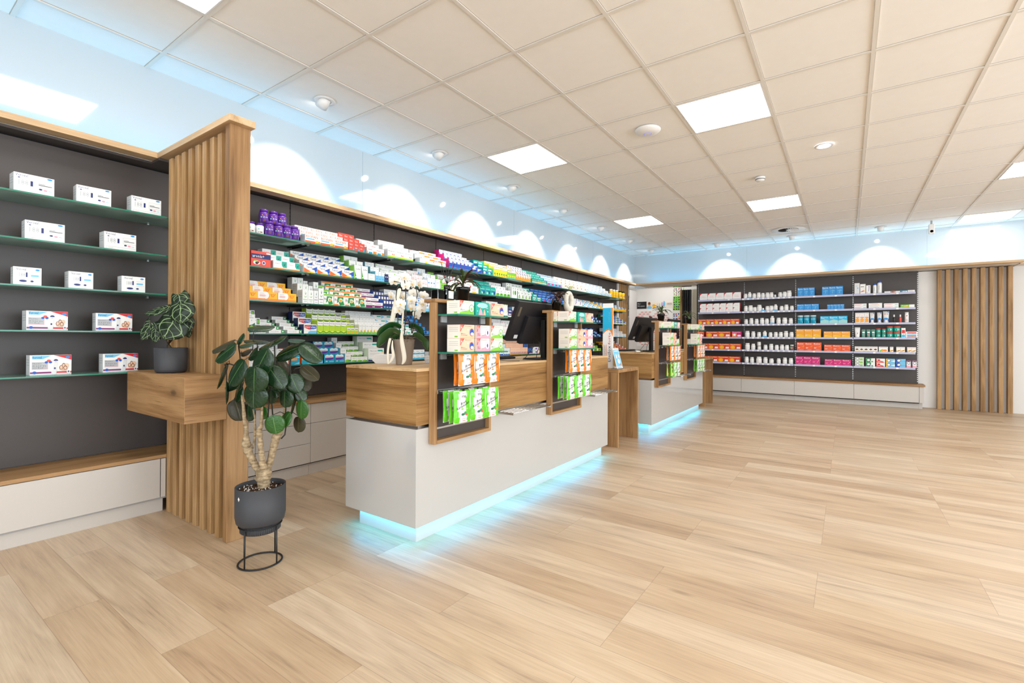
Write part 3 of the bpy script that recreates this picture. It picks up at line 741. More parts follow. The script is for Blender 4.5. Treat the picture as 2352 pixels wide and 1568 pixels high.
# ================================================================ layout tables (metres)
LEFT = [
  (0, 2.124, 2.517, 3, 0.066, 3, 'riopan', 'antacid_box', 'white carton with orange capitals', 0.045, 0.075),
  (0, 2.526, 2.687, 3, 0.072, 3, 'redblue', 'cold_remedy_box', 'small red and blue carton', 0.048, 0.075),
  (0, 2.71, 2.903, 2, 0.058, 3, 'orteal', 'medicine_box', 'white carton with orange and teal foot', 0.045, 0.075),
  (0, 2.943, 3.262, 3, 0.078, 3, 'whgreen', 'medicine_box', 'white carton with two orange dots', 0.048, 0.07),
  (0, 3.348, 3.472, 1, 0.056, 3, 'whyg', 'medicine_box', 'white carton with yellow-green spot', 0.045, 0.075),
  (0, 3.478, 3.725, 2, 0.062, 3, 'whorpk', 'medicine_box', 'white carton with orange and pink band', 0.045, 0.075),
  (0, 3.772, 4.146, 6, 0.105, 3, 'tallblue', 'toothpaste_box', 'tall blue and white carton', 0.055, 0.075),
  (0, 4.161, 4.346, 2, 0.05, 4, 'bluewhite', 'medicine_box', 'flat blue and white carton', 0.04, 0.06),
  (0, 4.354, 4.541, 2, 0.08, 3, 'teal', 'medicine_box', 'teal carton with blue swirl', 0.05, 0.075),
  (0, 4.559, 4.836, 6, 0.105, 3, 'yellowlem', 'tea_carton', 'narrow yellow carton with white top', 0.045, 0.075),
  (0, 4.841, 5.027, 4, 0.095, 3, 'greenlem', 'tea_carton', 'narrow green carton with white top', 0.045, 0.075),
  (0, 5.037, 5.376, 6, 0.105, 3, 'orwhite', 'medicine_box', 'white carton with orange flame foot', 0.05, 0.075),
  (0, 5.409, 5.795, 3, 0.06, 4, 'greenyel', 'medicine_box', 'green carton with yellow stripe', 0.045, 0.06),
  (0, 5.807, 6.222, 4, 0.06, 4, 'bluepink', 'medicine_box', 'pale blue and pink carton', 0.042, 0.06),
  (0, 6.242, 7.03, 6, 0.075, 3, 'whor', 'medicine_box', 'white carton with orange sun', 0.055, 0.075),
  (0, 7.046, 8.043, 7, 0.062, 4, 'whblue', 'medicine_box', 'white carton with cyan wave', 0.045, 0.06),
  (1, 1.712, 1.856, 1, 0.112, 1, 'aronia', 'juice_box', 'large red carton with dark blue band', 0, 0),
  (1, 1.872, 2.084, 2, 0.062, 3, 'whgror', 'medicine_box', 'white carton with mint end', 0.052, 0.08),
  (1, 2.115, 2.574, 4, 0.062, 4, 'talcid', 'antacid_box', 'white carton with rainbow swoosh', 0.043, 0.065),
  (1, 2.578, 2.724, 2, 0.118, 3, 'lefax', 'medicine_box', 'upright green and white carton', 0.048, 0.075),
  (1, 2.726, 2.8, 1, 0.03, 2, 'whplain', 'medicine_box', 'small flat white carton', 's', 0),
  (1, 2.805, 2.908, 3, 0.088, 3, 'skyblue', 'medicine_box', 'white and sky blue carton', 0.05, 0.075),
  (1, 2.913, 2.954, 2, 0.075, 1, 'navyn', 'medicine_box', 'narrow navy carton', 0, 0),
  (1, 2.959, 3.183, 2, 0.06, 4, 'whgreenl', 'medicine_box', 'white carton with pale green line', 0.045, 0.065),
  (1, 3.194, 3.302, 1, 0.058, 3, 'whredst', 'medicine_box', 'white carton with red and yellow stroke', 0.05, 0.07),
  (1, 3.308, 3.45, 2, 0.072, 3, 'redlet', 'medicine_box', 'white carton with bold red letters', 0.05, 0.07),
  (1, 3.456, 3.568, 3, 0.098, 3, 'crossblue', 'medicine_box', 'upright white carton with blue cross', 0.055, 0.075),
  (1, 3.575, 3.639, 1, 0.098, 2, 'whplain', 'medicine_box', 'upright plain white carton', 0.05, 0.075),
  (1, 3.646, 3.738, 2, 0.06, 4, 'brightgreen', 'medicine_box', 'small bright green carton', 0.045, 0.065),
  (1, 3.751, 4.27, 4, 0.078, 3, 'whredyel', 'medicine_box', 'white carton with red and yellow sun', 0.05, 0.075),
  (1, 4.294, 4.593, 3, 0.098, 2, 'tealblue', 'medicine_box', 'teal and green carton with blue band', 0.07, 0.1),
  (1, 4.602, 4.902, 4, 0.085, 3, 'whleaf', 'tea_carton', 'white carton with green hill', 0.05, 0.075),
  (1, 4.94, 5.057, 1, 0.14, 2, 'whpump', 'cream_box', 'large white carton with green leaves', 0.06, 0.09),
  (1, 5.072, 5.387, 4, 0.1, 3, 'whgreentall', 'medicine_box', 'upright white carton with green sides', 0.055, 0.075),
  (1, 5.409, 5.643, 2, 0.056, 4, 'tealwh', 'medicine_box', 'teal carton with white lettering', 0.045, 0.065),
  (1, 5.654, 6.356, 6, 0.056, 4, 'bluemix', 'medicine_box', 'royal blue carton with pink mark', 0.045, 0.065),
  (1, 6.593, 6.89, 2, 0.075, 3, 'whviolet', 'medicine_box', 'white carton with violet hook', 0.05, 0.075),
  (1, 6.905, 7.581, 4, 0.035, 4, 'whcyan', 'medicine_box', 'flat white and cyan carton', 0.035, 0.065),
  (1, 7.599, 8.756, 7, 0.06, 3, 'yelblue', 'medicine_box', 'yellow carton with blue top band', 0.035, 0.075),
  (2, 1.615, 2.056, 3, 0.066, 3, 'yelwhor', 'vitamin_box', 'white and yellow carton with orange foot', 0.045, 0.08),
  (2, 2.106, 2.2, 2, 0.105, 3, 'leafgreen', 'medicine_box', 'upright white carton with green leaf burst', 0.055, 0.075),
  (2, 2.202, 2.24, 1, 0.105, 3, 'leafviolet', 'medicine_box', 'upright white carton with violet line', 0.045, 0.075),
  (2, 2.244, 2.289, 1, 0.13, 2, 'leafviolet', 'medicine_box', 'tallest white carton with leaf burst', 0.055, 0.075),
  (2, 2.291, 2.381, 1, 0.088, 3, 'badgreen', 'tea_carton', 'white tea carton with lime top', 0.042, 0.07),
  (2, 2.385, 2.703, 3, 0.088, 4, 'bador', 'tea_carton', 'white tea carton with orange top', 0.042, 0.062),
  (2, 2.705, 2.893, 2, 0.05, 4, 'purple', 'medicine_box', 'white and plum carton', 0.045, 0.062),
  (2, 2.898, 3.024, 4, 0.085, 3, 'navywh', 'medicine_box', 'narrow navy and white carton', 0.045, 0.075),
  (2, 3.026, 3.177, 3, 0.098, 3, 'whpale', 'medicine_box', 'upright pale white carton', 0.05, 0.075),
  (2, 3.188, 3.481, 6, 0.098, 3, 'ltblue', 'medicine_box', 'upright light blue carton with blue dots', 0.05, 0.075),
  (2, 3.493, 4.048, 5, 0.066, 3, 'yelcream', 'medicine_box', 'white carton with yellow foot', 0.05, 0.075),
  (2, 4.063, 4.407, 4, 0.095, 2, 'navyred', 'medicine_box', 'navy and light blue carton', 0.06, 0.08),
  (2, 4.507, 4.744, 3, 0.13, 2, 'whleaf2', 'medicine_box', 'upright white carton with fresh green leaves', 0.05, 0.08),
  (2, 4.762, 4.846, 2, 0.15, 1, 'whyeltop', 'medicine_box', 'tall white carton with yellow top', 0, 0),
  (2, 4.855, 5.047, 2, 0.055, 4, 'navyred', 'medicine_box', 'small navy carton with red end', 0.045, 0.065),
  (2, 5.057, 5.302, 2, 0.09, 2, 'ltblue', 'medicine_box', 'light blue carton beside the monitor', 0.05, 0.08),
  (2, 6.608, 6.799, 1, 0.06, 2, 'turq', 'medicine_box', 'small turquoise and white carton', 0.05, 0.07),
  (2, 6.936, 7.223, 2, 0.085, 2, 'whplain', 'medicine_box', 'plain white carton above the tea boxes', 0.05, 0.07),
  (2, 7.289, 7.616, 3, 0.05, 3, 'navywhsm', 'medicine_box', 'small navy and white carton', 0.05, 0.07),
  (2, 8.024, 8.756, 5, 0.05, 4, 'multimix', 'medicine_box', 'small blue green and yellow carton', 0.042, 0.065),
  (3, 1.691, 1.745, 1, 0.135, 1, 'phyto', 'medicine_box', 'tall white carton with green tooth emblem', 0, 0),
  (3, 1.749, 1.82, 1, 0.052, 3, 'phytos', 'medicine_box', 'white carton with green square emblem', 0.06, 0.08),
  (3, 1.843, 1.963, 1, 0.027, 4, 'flat9', 'ointment_box', 'flat white carton with green end', 0.027, 0.07),
  (3, 1.985, 2.106, 1, 0.027, 5, 'flat9', 'ointment_box', 'flat white carton with green cap end', 0.027, 0.058),
  (3, 2.118, 2.23, 1, 0.074, 3, 'microlax', 'medicine_box', 'white carton with red to blue banner', 0.052, 0.08),
  (3, 2.234, 2.506, 5, 0.108, 3, 'dulco', 'medicine_box', 'lime green carton with white top', 0.052, 0.08),
  (3, 2.509, 2.627, 3, 0.055, 4, 'dulcosm', 'medicine_box', 'small lime green carton', 0.045, 0.062),
  (3, 2.632, 2.908, 8, 0.085, 4, 'whlimefoot', 'medicine_box', 'slim white carton with lime foot', 0.042, 0.065),
  (3, 2.913, 3.15, 2, 0.052, 4, 'whbluegr', 'medicine_box', 'white and pale blue carton with green tab', 0.045, 0.065),
  (3, 3.155, 3.308, 2, 0.034, 5, 'whtealst', 'medicine_box', 'flat white carton with teal tab', 0.034, 0.055),
  (3, 3.313, 3.481, 1, 0.045, 5, 'navyyel', 'ointment_box', 'flat navy and yellow carton', 0.04, 0.055),
  (3, 4.516, 4.637, 1, 0.05, 4, 'darkgreen', 'medicine_box', 'dark green carton', 0.045, 0.065),
  (3, 4.646, 4.902, 8, 0.11, 3, 'whpinkteal', 'medicine_box', 'slim white carton with pink line', 0.05, 0.075),
  (3, 4.911, 5.137, 4, 0.1, 3, 'whpinkteal', 'medicine_box', 'slim white carton beside the first monitor', 0.05, 0.075),
  (3, 6.905, 7.616, 4, 0.052, 3, 'navymix', 'medicine_box', 'navy and blue carton', 0.05, 0.07),
  (3, 8.024, 8.756, 4, 0.06, 3, 'whredblue', 'medicine_box', 'white carton with small red dot', 0.05, 0.075),
  (4, 1.697, 1.996, 6, 0.07, 3, 'whcoin', 'medicine_box', 'white carton with grey figure', 0.052, 0.08),
  (4, 2.003, 2.088, 1, 0.072, 2, 'tealor', 'medicine_box', 'turquoise carton with orange stripe', 0.055, 0.08),
  (4, 2.102, 2.287, 2, 0.072, 1, 'tealor', 'medicine_box', 'turquoise and orange carton at shelf front', 0, 0),
  (4, 2.297, 2.489, 2, 0.074, 3, 'omni', 'medicine_box', 'turquoise carton with violet banner', 0.052, 0.08),
  (4, 2.494, 2.552, 1, 0.075, 4, 'whlime', 'medicine_box', 'upright white carton with lime hill', 0.045, 0.065),
  (4, 2.556, 2.724, 3, 0.042, 4, 'whlimesm', 'medicine_box', 'small white carton with lime hill', 0.045, 0.065),
  (4, 2.733, 2.908, 1, 0.115, 3, 'macro', 'medicine_box', 'large white carton with navy foot', 0.055, 0.08),
  (4, 2.913, 2.943, 1, 0.06, 1, 'navyred', 'medicine_box', 'thin navy and red carton', 0, 0),
  (4, 2.959, 3.01, 1, 0.06, 1, 'ltblue', 'medicine_box', 'small blue carton behind the orchid', 0, 0),
  (4, 3.233, 3.42, 3, 0.046, 2, 'whbluest', 'medicine_box', 'white carton with blue foot', 's', 0),
  (4, 3.426, 3.481, 1, 0.07, 1, 'greybox', 'storage_box', 'light grey carton', 0, 0),
  (4, 4.585, 4.762, 3, 0.085, 2, 'bluerings', 'medicine_box', 'white carton with blue rings', 0.05, 0.08),
  (4, 4.772, 4.902, 3, 0.085, 3, 'whcyandrop', 'medicine_box', 'white carton with cyan drops', 0.05, 0.075),
  (4, 4.911, 5.312, 11, 0.09, 3, 'peach', 'medicine_box', 'slim peach carton with orange foot', 0.055, 0.075),
  (4, 5.323, 5.43, 3, 0.09, 3, 'navypink', 'medicine_box', 'slim navy carton with pink foot', 0.055, 0.075),
  (4, 5.441, 5.609, 1, 0.045, 2, 'whplus', 'medicine_box', 'white carton with violet plus', 's', 0),
  (4, 7.289, 7.616, 2, 0.042, 4, 'limenavy', 'medicine_box', 'lime and navy carton', 0.045, 0.065),
  (4, 8.024, 8.756, 2, 0.03, 5, 'redyelflat', 'ointment_box', 'flat red and yellow carton', 0.032, 0.06),
]
PJ = [(1.726, 0), (1.787, 0), (1.856, 1), (1.925, 1), (1.991, 1), (2.054, 1)]
PJ2 = [1.851, 1.923, 1.991]
YJ = [8.101, 8.23, 8.362, 8.518, 8.668]
BPM = [(0, 0.537, 0.693), (0, 0.783, 0.936), (0, 1.032, 1.185), (1, 0.58, 0.736), (1, 0.905, 1.059), (2, 0.539, 0.645), (2, 0.753, 0.859), (2, 0.989, 1.105), (3, 0.588, 0.753), (3, 0.872, 1.041), (4, 0.603, 0.769), (4, 0.905, 1.072)]
BACK = [
  (0, -2.401, -1.647, 5, 0.127, 1, 0.12, 'whredcorner', 'foot_cream_box', 'large white carton with red corner'),
  (1, -2.396, -1.668, 6, 0.085, 2, 0.12, 'whredcorner', 'foot_cream_box', 'white carton with red corner'),
  (2, -2.424, -1.677, 5, 0.105, 1, 0.15, 'thermo', 'heat_pad_box', 'orange-red heat pad carton'),
  (3, -2.444, -2.318, 1, 0.108, 1, 0.1, 'thermo', 'heat_pad_box', 'orange-red heat pad carton behind the frame'),
  (3, -2.278, -1.831, 2, 0.108, 1, 0.1, 'thermo', 'heat_pad_box', 'wide orange-red heat pad carton'),
  (3, -1.809, -1.638, 1, 0.108, 1, 0.1, 'thermom', 'heat_pad_box', 'magenta heat pad carton'),
  (4, -2.434, -1.647, 4, 0.108, 1, 0.1, 'thermo', 'heat_pad_box', 'orange-red heat pad carton'),
  (5, -2.453, -1.66, 4, 0.108, 1, 0.1, 'thermo', 'heat_pad_box', 'orange-red heat pad carton'),
  (0, -0.724, -0.465, 3, 0.15, 1, 0.05, 'basica', 'powder_carton', 'tall blue carton'),
  (0, -0.357, -0.055, 3, 0.15, 1, 0.05, 'basica', 'powder_carton', 'tall blue carton of the right trio'),
  (1, -0.732, -0.402, 3, 0.103, 1, 0.05, 'basica', 'powder_carton', 'wide blue carton'),
  (1, -0.28, -0.038, 5, 0.085, 1, 0.05, 'basica', 'powder_carton', 'small blue carton'),
  (2, -0.382, 0.007, 3, 0.125, 1, 0.05, 'basicat', 'powder_carton', 'turquoise carton'),
  (3, -0.743, -0.369, 3, 0.145, 1, 0.05, 'basicao', 'powder_carton', 'large amber carton'),
  (3, -0.331, 0.046, 3, 0.103, 1, 0.05, 'basicao', 'powder_carton', 'small amber carton'),
  (4, -0.732, -0.362, 3, 0.145, 1, 0.05, 'basicar', 'powder_carton', 'large orange carton'),
  (4, -0.324, 0.05, 3, 0.107, 1, 0.05, 'basicar', 'powder_carton', 'small orange carton'),
  (5, -0.751, -0.382, 3, 0.14, 1, 0.05, 'basicam', 'powder_carton', 'large magenta carton'),
  (5, -0.315, 0.058, 3, 0.105, 1, 0.05, 'basicam', 'powder_carton', 'small magenta carton'),
  (0, 0.103, 0.175, 1, 0.185, 1, 0.06, 'whltop', 'lotion_box', 'tall white carton with pale blue emblem'),
  (0, 0.18, 0.255, 1, 0.165, 1, 0.06, 'whredst', 'lotion_box', 'tall white carton with red band'),
  (0, 0.261, 0.321, 1, 0.14, 1, 0.06, 'whviolet', 'lotion_box', 'white carton with blue label'),
  (0, 0.503, 0.583, 1, 0.028, 1, 0.05, 'whplain', 'ointment_box', 'flat white carton'),
  (0, 0.588, 0.638, 1, 0.03, 1, 0.05, 'orangefl', 'ointment_box', 'flat orange carton'),
  (0, 0.639, 0.703, 1, 0.028, 1, 0.05, 'whgreenl', 'ointment_box', 'flat white carton with green line'),
  (0, 0.706, 0.795, 1, 0.03, 1, 0.05, 'turq', 'ointment_box', 'flat turquoise carton'),
  (0, 0.798, 0.887, 1, 0.034, 1, 0.05, 'whredst', 'ointment_box', 'flat white carton with red end'),
  (1, 0.099, 0.269, 1, 0.042, 2, 0.05, 'whredfine', 'ointment_box', 'long white carton with fine red print'),
  (1, 0.295, 0.475, 1, 0.043, 2, 0.05, 'whredst', 'ointment_box', 'long white carton with red and blue stripes'),
  (1, 0.496, 0.685, 1, 0.038, 2, 0.05, 'whredfine', 'ointment_box', 'longest white carton with red print'),
  (1, 0.708, 0.884, 1, 0.048, 1, 0.05, 'grnyelwh', 'ointment_box', 'long green and white carton'),
  (2, 0.114, 0.302, 3, 0.172, 1, 0.04, 'suncream', 'sun_cream_box', 'upright white carton with orange and yellow foot'),
  (3, 0.719, 0.772, 1, 0.155, 1, 0.04, 'redbluebox', 'lotion_box', 'upright white red and blue carton'),
  (3, 0.775, 0.921, 1, 0.048, 2, 0.05, 'redbluebox', 'ointment_box', 'flat white red and blue carton'),
  (4, 0.109, 0.418, 5, 0.085, 1, 0.04, 'brownwh', 'lozenge_box', 'small white and brown carton'),
  (4, 0.43, 0.55, 1, 0.085, 1, 0.04, 'orwide', 'lozenge_box', 'wide white carton with orange fruit'),
  (4, 0.574, 0.62, 1, 0.085, 1, 0.04, 'yelwh2', 'lozenge_box', 'single small white and yellow carton'),
  (4, 0.656, 0.765, 2, 0.085, 1, 0.04, 'yelwh2', 'lozenge_box', 'small white and yellow carton'),
  (4, 0.792, 0.901, 2, 0.083, 1, 0.04, 'yelwh2', 'lozenge_box', 'small white and yellow end carton'),
  (5, 0.113, 0.235, 1, 0.05, 3, 0.05, 'ringg', 'lozenge_box', 'pale green carton with dark oval'),
  (5, 0.257, 0.383, 1, 0.068, 2, 0.05, 'ringdg', 'lozenge_box', 'dark green carton with oval'),
  (5, 0.396, 0.514, 1, 0.067, 2, 0.05, 'ringr', 'lozenge_box', 'salmon and white carton with oval'),
  (5, 0.524, 0.642, 1, 0.068, 2, 0.05, 'ringy', 'lozenge_box', 'yellow and pale blue carton with oval'),
  (5, 0.651, 0.775, 1, 0.068, 2, 0.05, 'ringb', 'lozenge_box', 'blue carton with dark oval'),
  (5, 0.783, 0.839, 1, 0.115, 1, 0.04, 'ringv', 'lozenge_box', 'narrow lilac and white carton'),
  (5, 0.857, 0.911, 1, 0.115, 1, 0.05, 'ringv', 'lozenge_box', 'wider lilac carton at the shelf end'),
]
JARS = [
    (0, -1.573, 0.08, ''), (0, -1.501, 0.085, 'b'), (0, -1.424, 0.08, ''), (0, -1.349, 0.09, ''), (0, -1.278, 0.08, ''),
    (0, -1.204, 0.085, ''), (0, -1.139, 0.085, ''), (0, -1.078, 0.085, 'd'), (0, -0.998, 0.08, ''), (0, -0.927, 0.085, ''),
    (0, -0.856, 0.1, 'w'), (1, -1.565, 0.095, ''), (1, -1.484, 0.1, 'w'), (1, -1.412, 0.07, ''), (1, -1.336, 0.105, 'w'),
    (1, -1.274, 0.06, 'db'), (1, -1.204, 0.08, ''), (1, -1.139, 0.085, ''), (1, -1.07, 0.085, 'b'), (1, -0.974, 0.075, ''),
    (1, -0.899, 0.095, ''), (1, -0.813, 0.075, ''), (2, -1.56, 0.085, ''), (2, -1.471, 0.1, ''), (2, -1.382, 0.088, ''),
    (2, -1.291, 0.1, ''), (2, -1.212, 0.09, ''), (2, -1.123, 0.11, 'b'), (2, -1.022, 0.1, ''), (2, -0.923, 0.1, 'w'),
    (2, -0.829, 0.09, ''), (3, -1.539, 0.105, 'w'), (3, -1.437, 0.095, ''), (3, -1.341, 0.085, ''), (3, -1.245, 0.085, 'b'),
    (3, -1.151, 0.08, ''), (3, -1.066, 0.085, ''), (3, -0.986, 0.085, ''), (3, -0.903, 0.1, ''), (3, -0.817, 0.085, ''),
    (4, -1.535, 0.11, 'w'), (4, -1.437, 0.1, ''), (4, -1.336, 0.062, 's'), (4, -1.233, 0.085, ''), (4, -1.139, 0.1, ''),
    (4, -1.05, 0.085, ''), (4, -0.966, 0.09, ''), (4, -0.887, 0.085, ''), (4, -0.809, 0.09, 'j'), (5, -1.548, 0.1, ''),
    (5, -1.458, 0.095, ''), (5, -1.341, 0.105, 'ww'), (5, -1.233, 0.1, ''), (5, -1.135, 0.08, 'w'), (5, -1.018, 0.085, ''),
    (5, -0.919, 0.1, ''), (5, -0.825, 0.095, ''),
]
CANS = [-0.683, -0.586, -0.488]
BOT = {'b1': (0.378, 0.051), 'b2': (0.441, 0.065), 't1': (0.345, 0.063), 't2': (0.44, 0.061), 't3': (0.526, 0.082), 'sp1': (0.629, 0.032), 'sp2': (0.708, 0.035), 'sb': (0.788, 0.055), 'tw': (0.145, 0.076), 'g1': (0.228, 0.06), 'g2': (0.295, 0.059), 'g3': (0.359, 0.055), 'j1': (0.425, 0.069), 'j2': (0.497, 0.061), 'j3': (0.574, 0.086), 'j4': (0.666, 0.092), 'gl': (0.912, 0.044)}
LEAVES = [
    ((-2.36, 1.193, 1.141), 5, 0.118, 0.072, 65), ((-2.513, 1.088, 1.052), 200, 0.114, 0.084, 60), ((-2.451, 1.07, 1.018), 215, 0.123, 0.077, 35),
    ((-2.444, 1.135, 1.083), 60, 0.057, 0.045, 40), ((-2.43, 1.206, 1.073), 0, 0.113, 0.055, 72), ((-2.364, 1.13, 1.057), 185, 0.071, 0.053, 65),
    ((-2.314, 1.225, 1.07), 200, 0.144, 0.073, 62), ((-2.219, 1.29, 1.079), 0, 0.08, 0.046, 70), ((-2.159, 1.331, 1.018), -38, 0.122, 0.079, 35),
    ((-2.25, 1.269, 1.023), 200, 0.133, 0.084, 40), ((-2.394, 1.17, 1.009), 225, 0.065, 0.06, 40), ((-2.238, 1.131, 0.976), 240, 0.133, 0.104, 20),
    ((-2.376, 1.085, 0.924), 235, 0.132, 0.093, 25), ((-2.223, 1.093, 0.898), 265, 0.11, 0.117, 15), ((-2.266, 1.112, 0.816), 265, 0.105, 0.119, 15),
    ((-2.22, 1.193, 0.903), -55, 0.117, 0.082, 20), ((-2.205, 1.276, 0.868), -65, 0.09, 0.076, 20), ((-2.243, 1.347, 0.86), -60, 0.082, 0.067, 35),
    ((-2.189, 1.347, 0.917), -38, 0.1, 0.066, 50), ((-2.543, 1.092, 0.9), 245, 0.127, 0.077, 70), ((-2.524, 1.105, 0.816), 265, 0.104, 0.073, 65),
    ((-2.508, 1.152, 0.813), 250, 0.089, 0.081, 40), ((-2.503, 1.156, 0.728), 290, 0.105, 0.077, 45), ((-2.494, 1.198, 0.712), 265, 0.09, 0.082, 30),
    ((-2.3, 1.21, 0.803), 265, 0.064, 0.06, 20), ((-2.235, 1.243, 0.794), 265, 0.079, 0.08, 20), ((-2.197, 1.305, 0.805), -60, 0.057, 0.053, 30),
    ((-2.271, 1.303, 0.758), 250, 0.104, 0.062, 60), ((-2.169, 1.288, 0.742), 265, 0.086, 0.068, 20), ((-2.227, 1.309, 0.661), 265, 0.073, 0.067, 20),
    ((-2.244, 1.2, 0.675), -80, 0.085, 0.079, 10), ((-2.241, 1.251, 0.695), 60, 0.072, 0.061, 30), ((-2.452, 1.251, 0.705), 265, 0.063, 0.06, 30),
    ((-2.372, 1.306, 0.935), -60, 0.103, 0.076, 55), ((-2.553, 1.158, 0.857), 200, 0.098, 0.073, 50), ((-2.502, 1.193, 1.018), 20, 0.051, 0.063, 60),
    ((-2.372, 1.282, 0.991), 200, 0.063, 0.071, 60), ((-2.503, 1.24, 0.829), 200, 0.088, 0.093, 50), ((-2.461, 1.282, 0.848), -80, 0.088, 0.087, 50),
    ((-2.385, 1.298, 0.82), -30, 0.079, 0.079, 60),
]
TRUNK = {'base': [(-2.345, 1.204, 0.348), (-2.344, 1.204, 0.381), (-2.346, 1.203, 0.407), (-2.345, 1.204, 0.435), (-2.344, 1.204, 0.457)], 'left': [(-2.354, 1.197, 0.429), (-2.378, 1.181, 0.461), (-2.398, 1.167, 0.508), (-2.412, 1.157, 0.543), (-2.417, 1.154, 0.573), (-2.417, 1.154, 0.608), (-2.419, 1.153, 0.651), (-2.424, 1.149, 0.686), (-2.43, 1.145, 0.76), (-2.435, 1.141, 0.807)], 'mid': [(-2.325, 1.193, 0.451), (-2.331, 1.189, 0.484), (-2.335, 1.186, 0.537), (-2.34, 1.182, 0.587), (-2.344, 1.18, 0.628), (-2.344, 1.18, 0.643), (-2.335, 1.186, 0.66), (-2.335, 1.186, 0.686), (-2.334, 1.187, 0.72), (-2.334, 1.187, 0.785)], 'right': [(-2.357, 1.22, 0.44), (-2.341, 1.231, 0.473), (-2.33, 1.238, 0.528), (-2.321, 1.244, 0.572), (-2.314, 1.249, 0.605), (-2.304, 1.256, 0.626), (-2.293, 1.263, 0.659), (-2.286, 1.268, 0.705), (-2.278, 1.274, 0.78)], 'thin': [(-2.41, 1.183, 0.543), (-2.404, 1.187, 0.582), (-2.402, 1.189, 0.626), (-2.403, 1.188, 0.654), (-2.402, 1.188, 0.691), (-2.411, 1.183, 0.735)]}
STEMS = [[(-2.367, 1.188, 0.785), (-2.317, 1.222, 0.843), (-2.302, 1.233, 0.957), (-2.306, 1.23, 1.071)], [(-2.379, 1.216, 0.839), (-2.351, 1.236, 0.87), (-2.332, 1.249, 0.955)], [(-2.255, 1.265, 0.843), (-2.243, 1.274, 0.919), (-2.24, 1.276, 0.995), (-2.218, 1.291, 1.018)], [(-2.457, 1.151, 0.84), (-2.461, 1.148, 0.935), (-2.465, 1.145, 1.004), (-2.471, 1.141, 1.046)], [(-2.445, 1.195, 1.0), (-2.441, 1.198, 1.12)], [(-2.369, 1.187, 1.002), (-2.375, 1.183, 1.036)], [(-2.259, 1.287, 0.902), (-2.24, 1.3, 0.937), (-2.218, 1.315, 0.943)], [(-2.257, 1.264, 0.653), (-2.261, 1.261, 0.615), (-2.275, 1.251, 0.596)], [(-2.259, 1.263, 0.714), (-2.258, 1.264, 0.767), (-2.252, 1.268, 0.824)], [(-2.329, 1.214, 0.698), (-2.326, 1.216, 0.767), (-2.32, 1.22, 0.805)], [(-2.33, 1.238, 0.703), (-2.334, 1.235, 0.764), (-2.337, 1.233, 0.84)], [(-2.538, 1.107, 0.954), (-2.519, 1.12, 0.958), (-2.497, 1.135, 0.95)]]
ANTH_LEAVES = [
   ((-3.157, 1.131, 1.331), (-3.121, 1.131, 1.263), 0.102, 30) ,
   ((-2.998, 1.082, 1.263), (-2.975, 1.074, 1.159), 0.143, 5) ,
   ((-3.135, 1.073, 1.256), (-3.223, 0.988, 1.221), 0.089, 50) ,
   ((-3.061, 1.075, 1.183), (-3.09, 1.032, 1.076), 0.189, 10) ,
   ((-3.241, 1.025, 1.164), (-3.261, 0.987, 1.07), 0.093, 20) ,
   ((-3.206, 1.037, 1.136), (-3.183, 1.028, 1.055), 0.072, 15) ,
   ((-3.146, 1.163, 1.153), (-3.107, 1.165, 1.086), 0.053, 35) ,
   ((-3.178, 1.141, 1.124), (-3.148, 1.137, 1.086), 0.032, 20) ,
   ((-3.103, 1.131, 1.186), (-3.054, 1.141, 1.117), 0.104, 20) ,
]
ANTH_CROWN = (-3.169, 1.086, 1.044)
ORCHID_FLOWERS = [(-2.266, 1.937, 1.434), (-2.166, 1.933, 1.452), (-2.184, 1.957, 1.403), (-2.221, 1.968, 1.341), (-2.186, 1.919, 1.292), (-2.218, 1.934, 1.255), (-2.281, 1.927, 1.345), (-2.125, 1.961, 1.411), (-2.114, 2.006, 1.41), (-2.169, 2.004, 1.363), (-2.132, 1.957, 1.314), (-2.154, 1.978, 1.272), (-2.118, 2.039, 1.348), (-2.077, 1.994, 1.297), (-2.106, 2.011, 1.262), (-2.152, 2.015, 1.228)]
ORCHID_STEMS = [[(-2.208, 1.94, 1.115), (-2.222, 1.931, 1.174), (-2.223, 1.931, 1.249), (-2.232, 1.924, 1.332), (-2.229, 1.927, 1.382), (-2.21, 1.939, 1.42), (-2.243, 1.917, 1.43)], [(-2.189, 1.953, 1.111), (-2.186, 1.956, 1.195), (-2.185, 1.957, 1.299), (-2.184, 1.957, 1.382), (-2.191, 1.952, 1.437), (-2.189, 1.953, 1.455)], [(-2.15, 1.981, 1.116), (-2.145, 1.984, 1.174), (-2.137, 1.99, 1.279), (-2.127, 1.996, 1.349), (-2.132, 1.993, 1.383), (-2.148, 1.982, 1.412)], [(-2.153, 1.978, 1.116), (-2.157, 1.976, 1.174), (-2.181, 1.959, 1.22), (-2.182, 1.959, 1.257)]]
ORCHID_POT = (-2.19, 1.953, .930)
ORCHID_LEAVES = [[(-2.152, 1.906, 1.148), (-2.199, 1.874, 1.16), (-2.243, 1.844, 1.131), (-2.273, 1.823, 1.096)], [(-2.143, 1.888, 1.107), (-2.183, 1.861, 1.127), (-2.226, 1.831, 1.09), (-2.257, 1.81, 1.031)], [(-2.177, 1.913, 1.095), (-2.204, 1.895, 1.099), (-2.214, 1.888, 1.086), (-2.225, 1.881, 1.09)], [(-2.182, 1.983, 1.149), (-2.162, 1.997, 1.158), (-2.134, 2.016, 1.137), (-2.111, 2.031, 1.091)], [(-2.105, 1.939, 1.107), (-2.078, 1.957, 1.095), (-2.047, 1.978, 1.067), (-2.029, 1.991, 1.014)]]
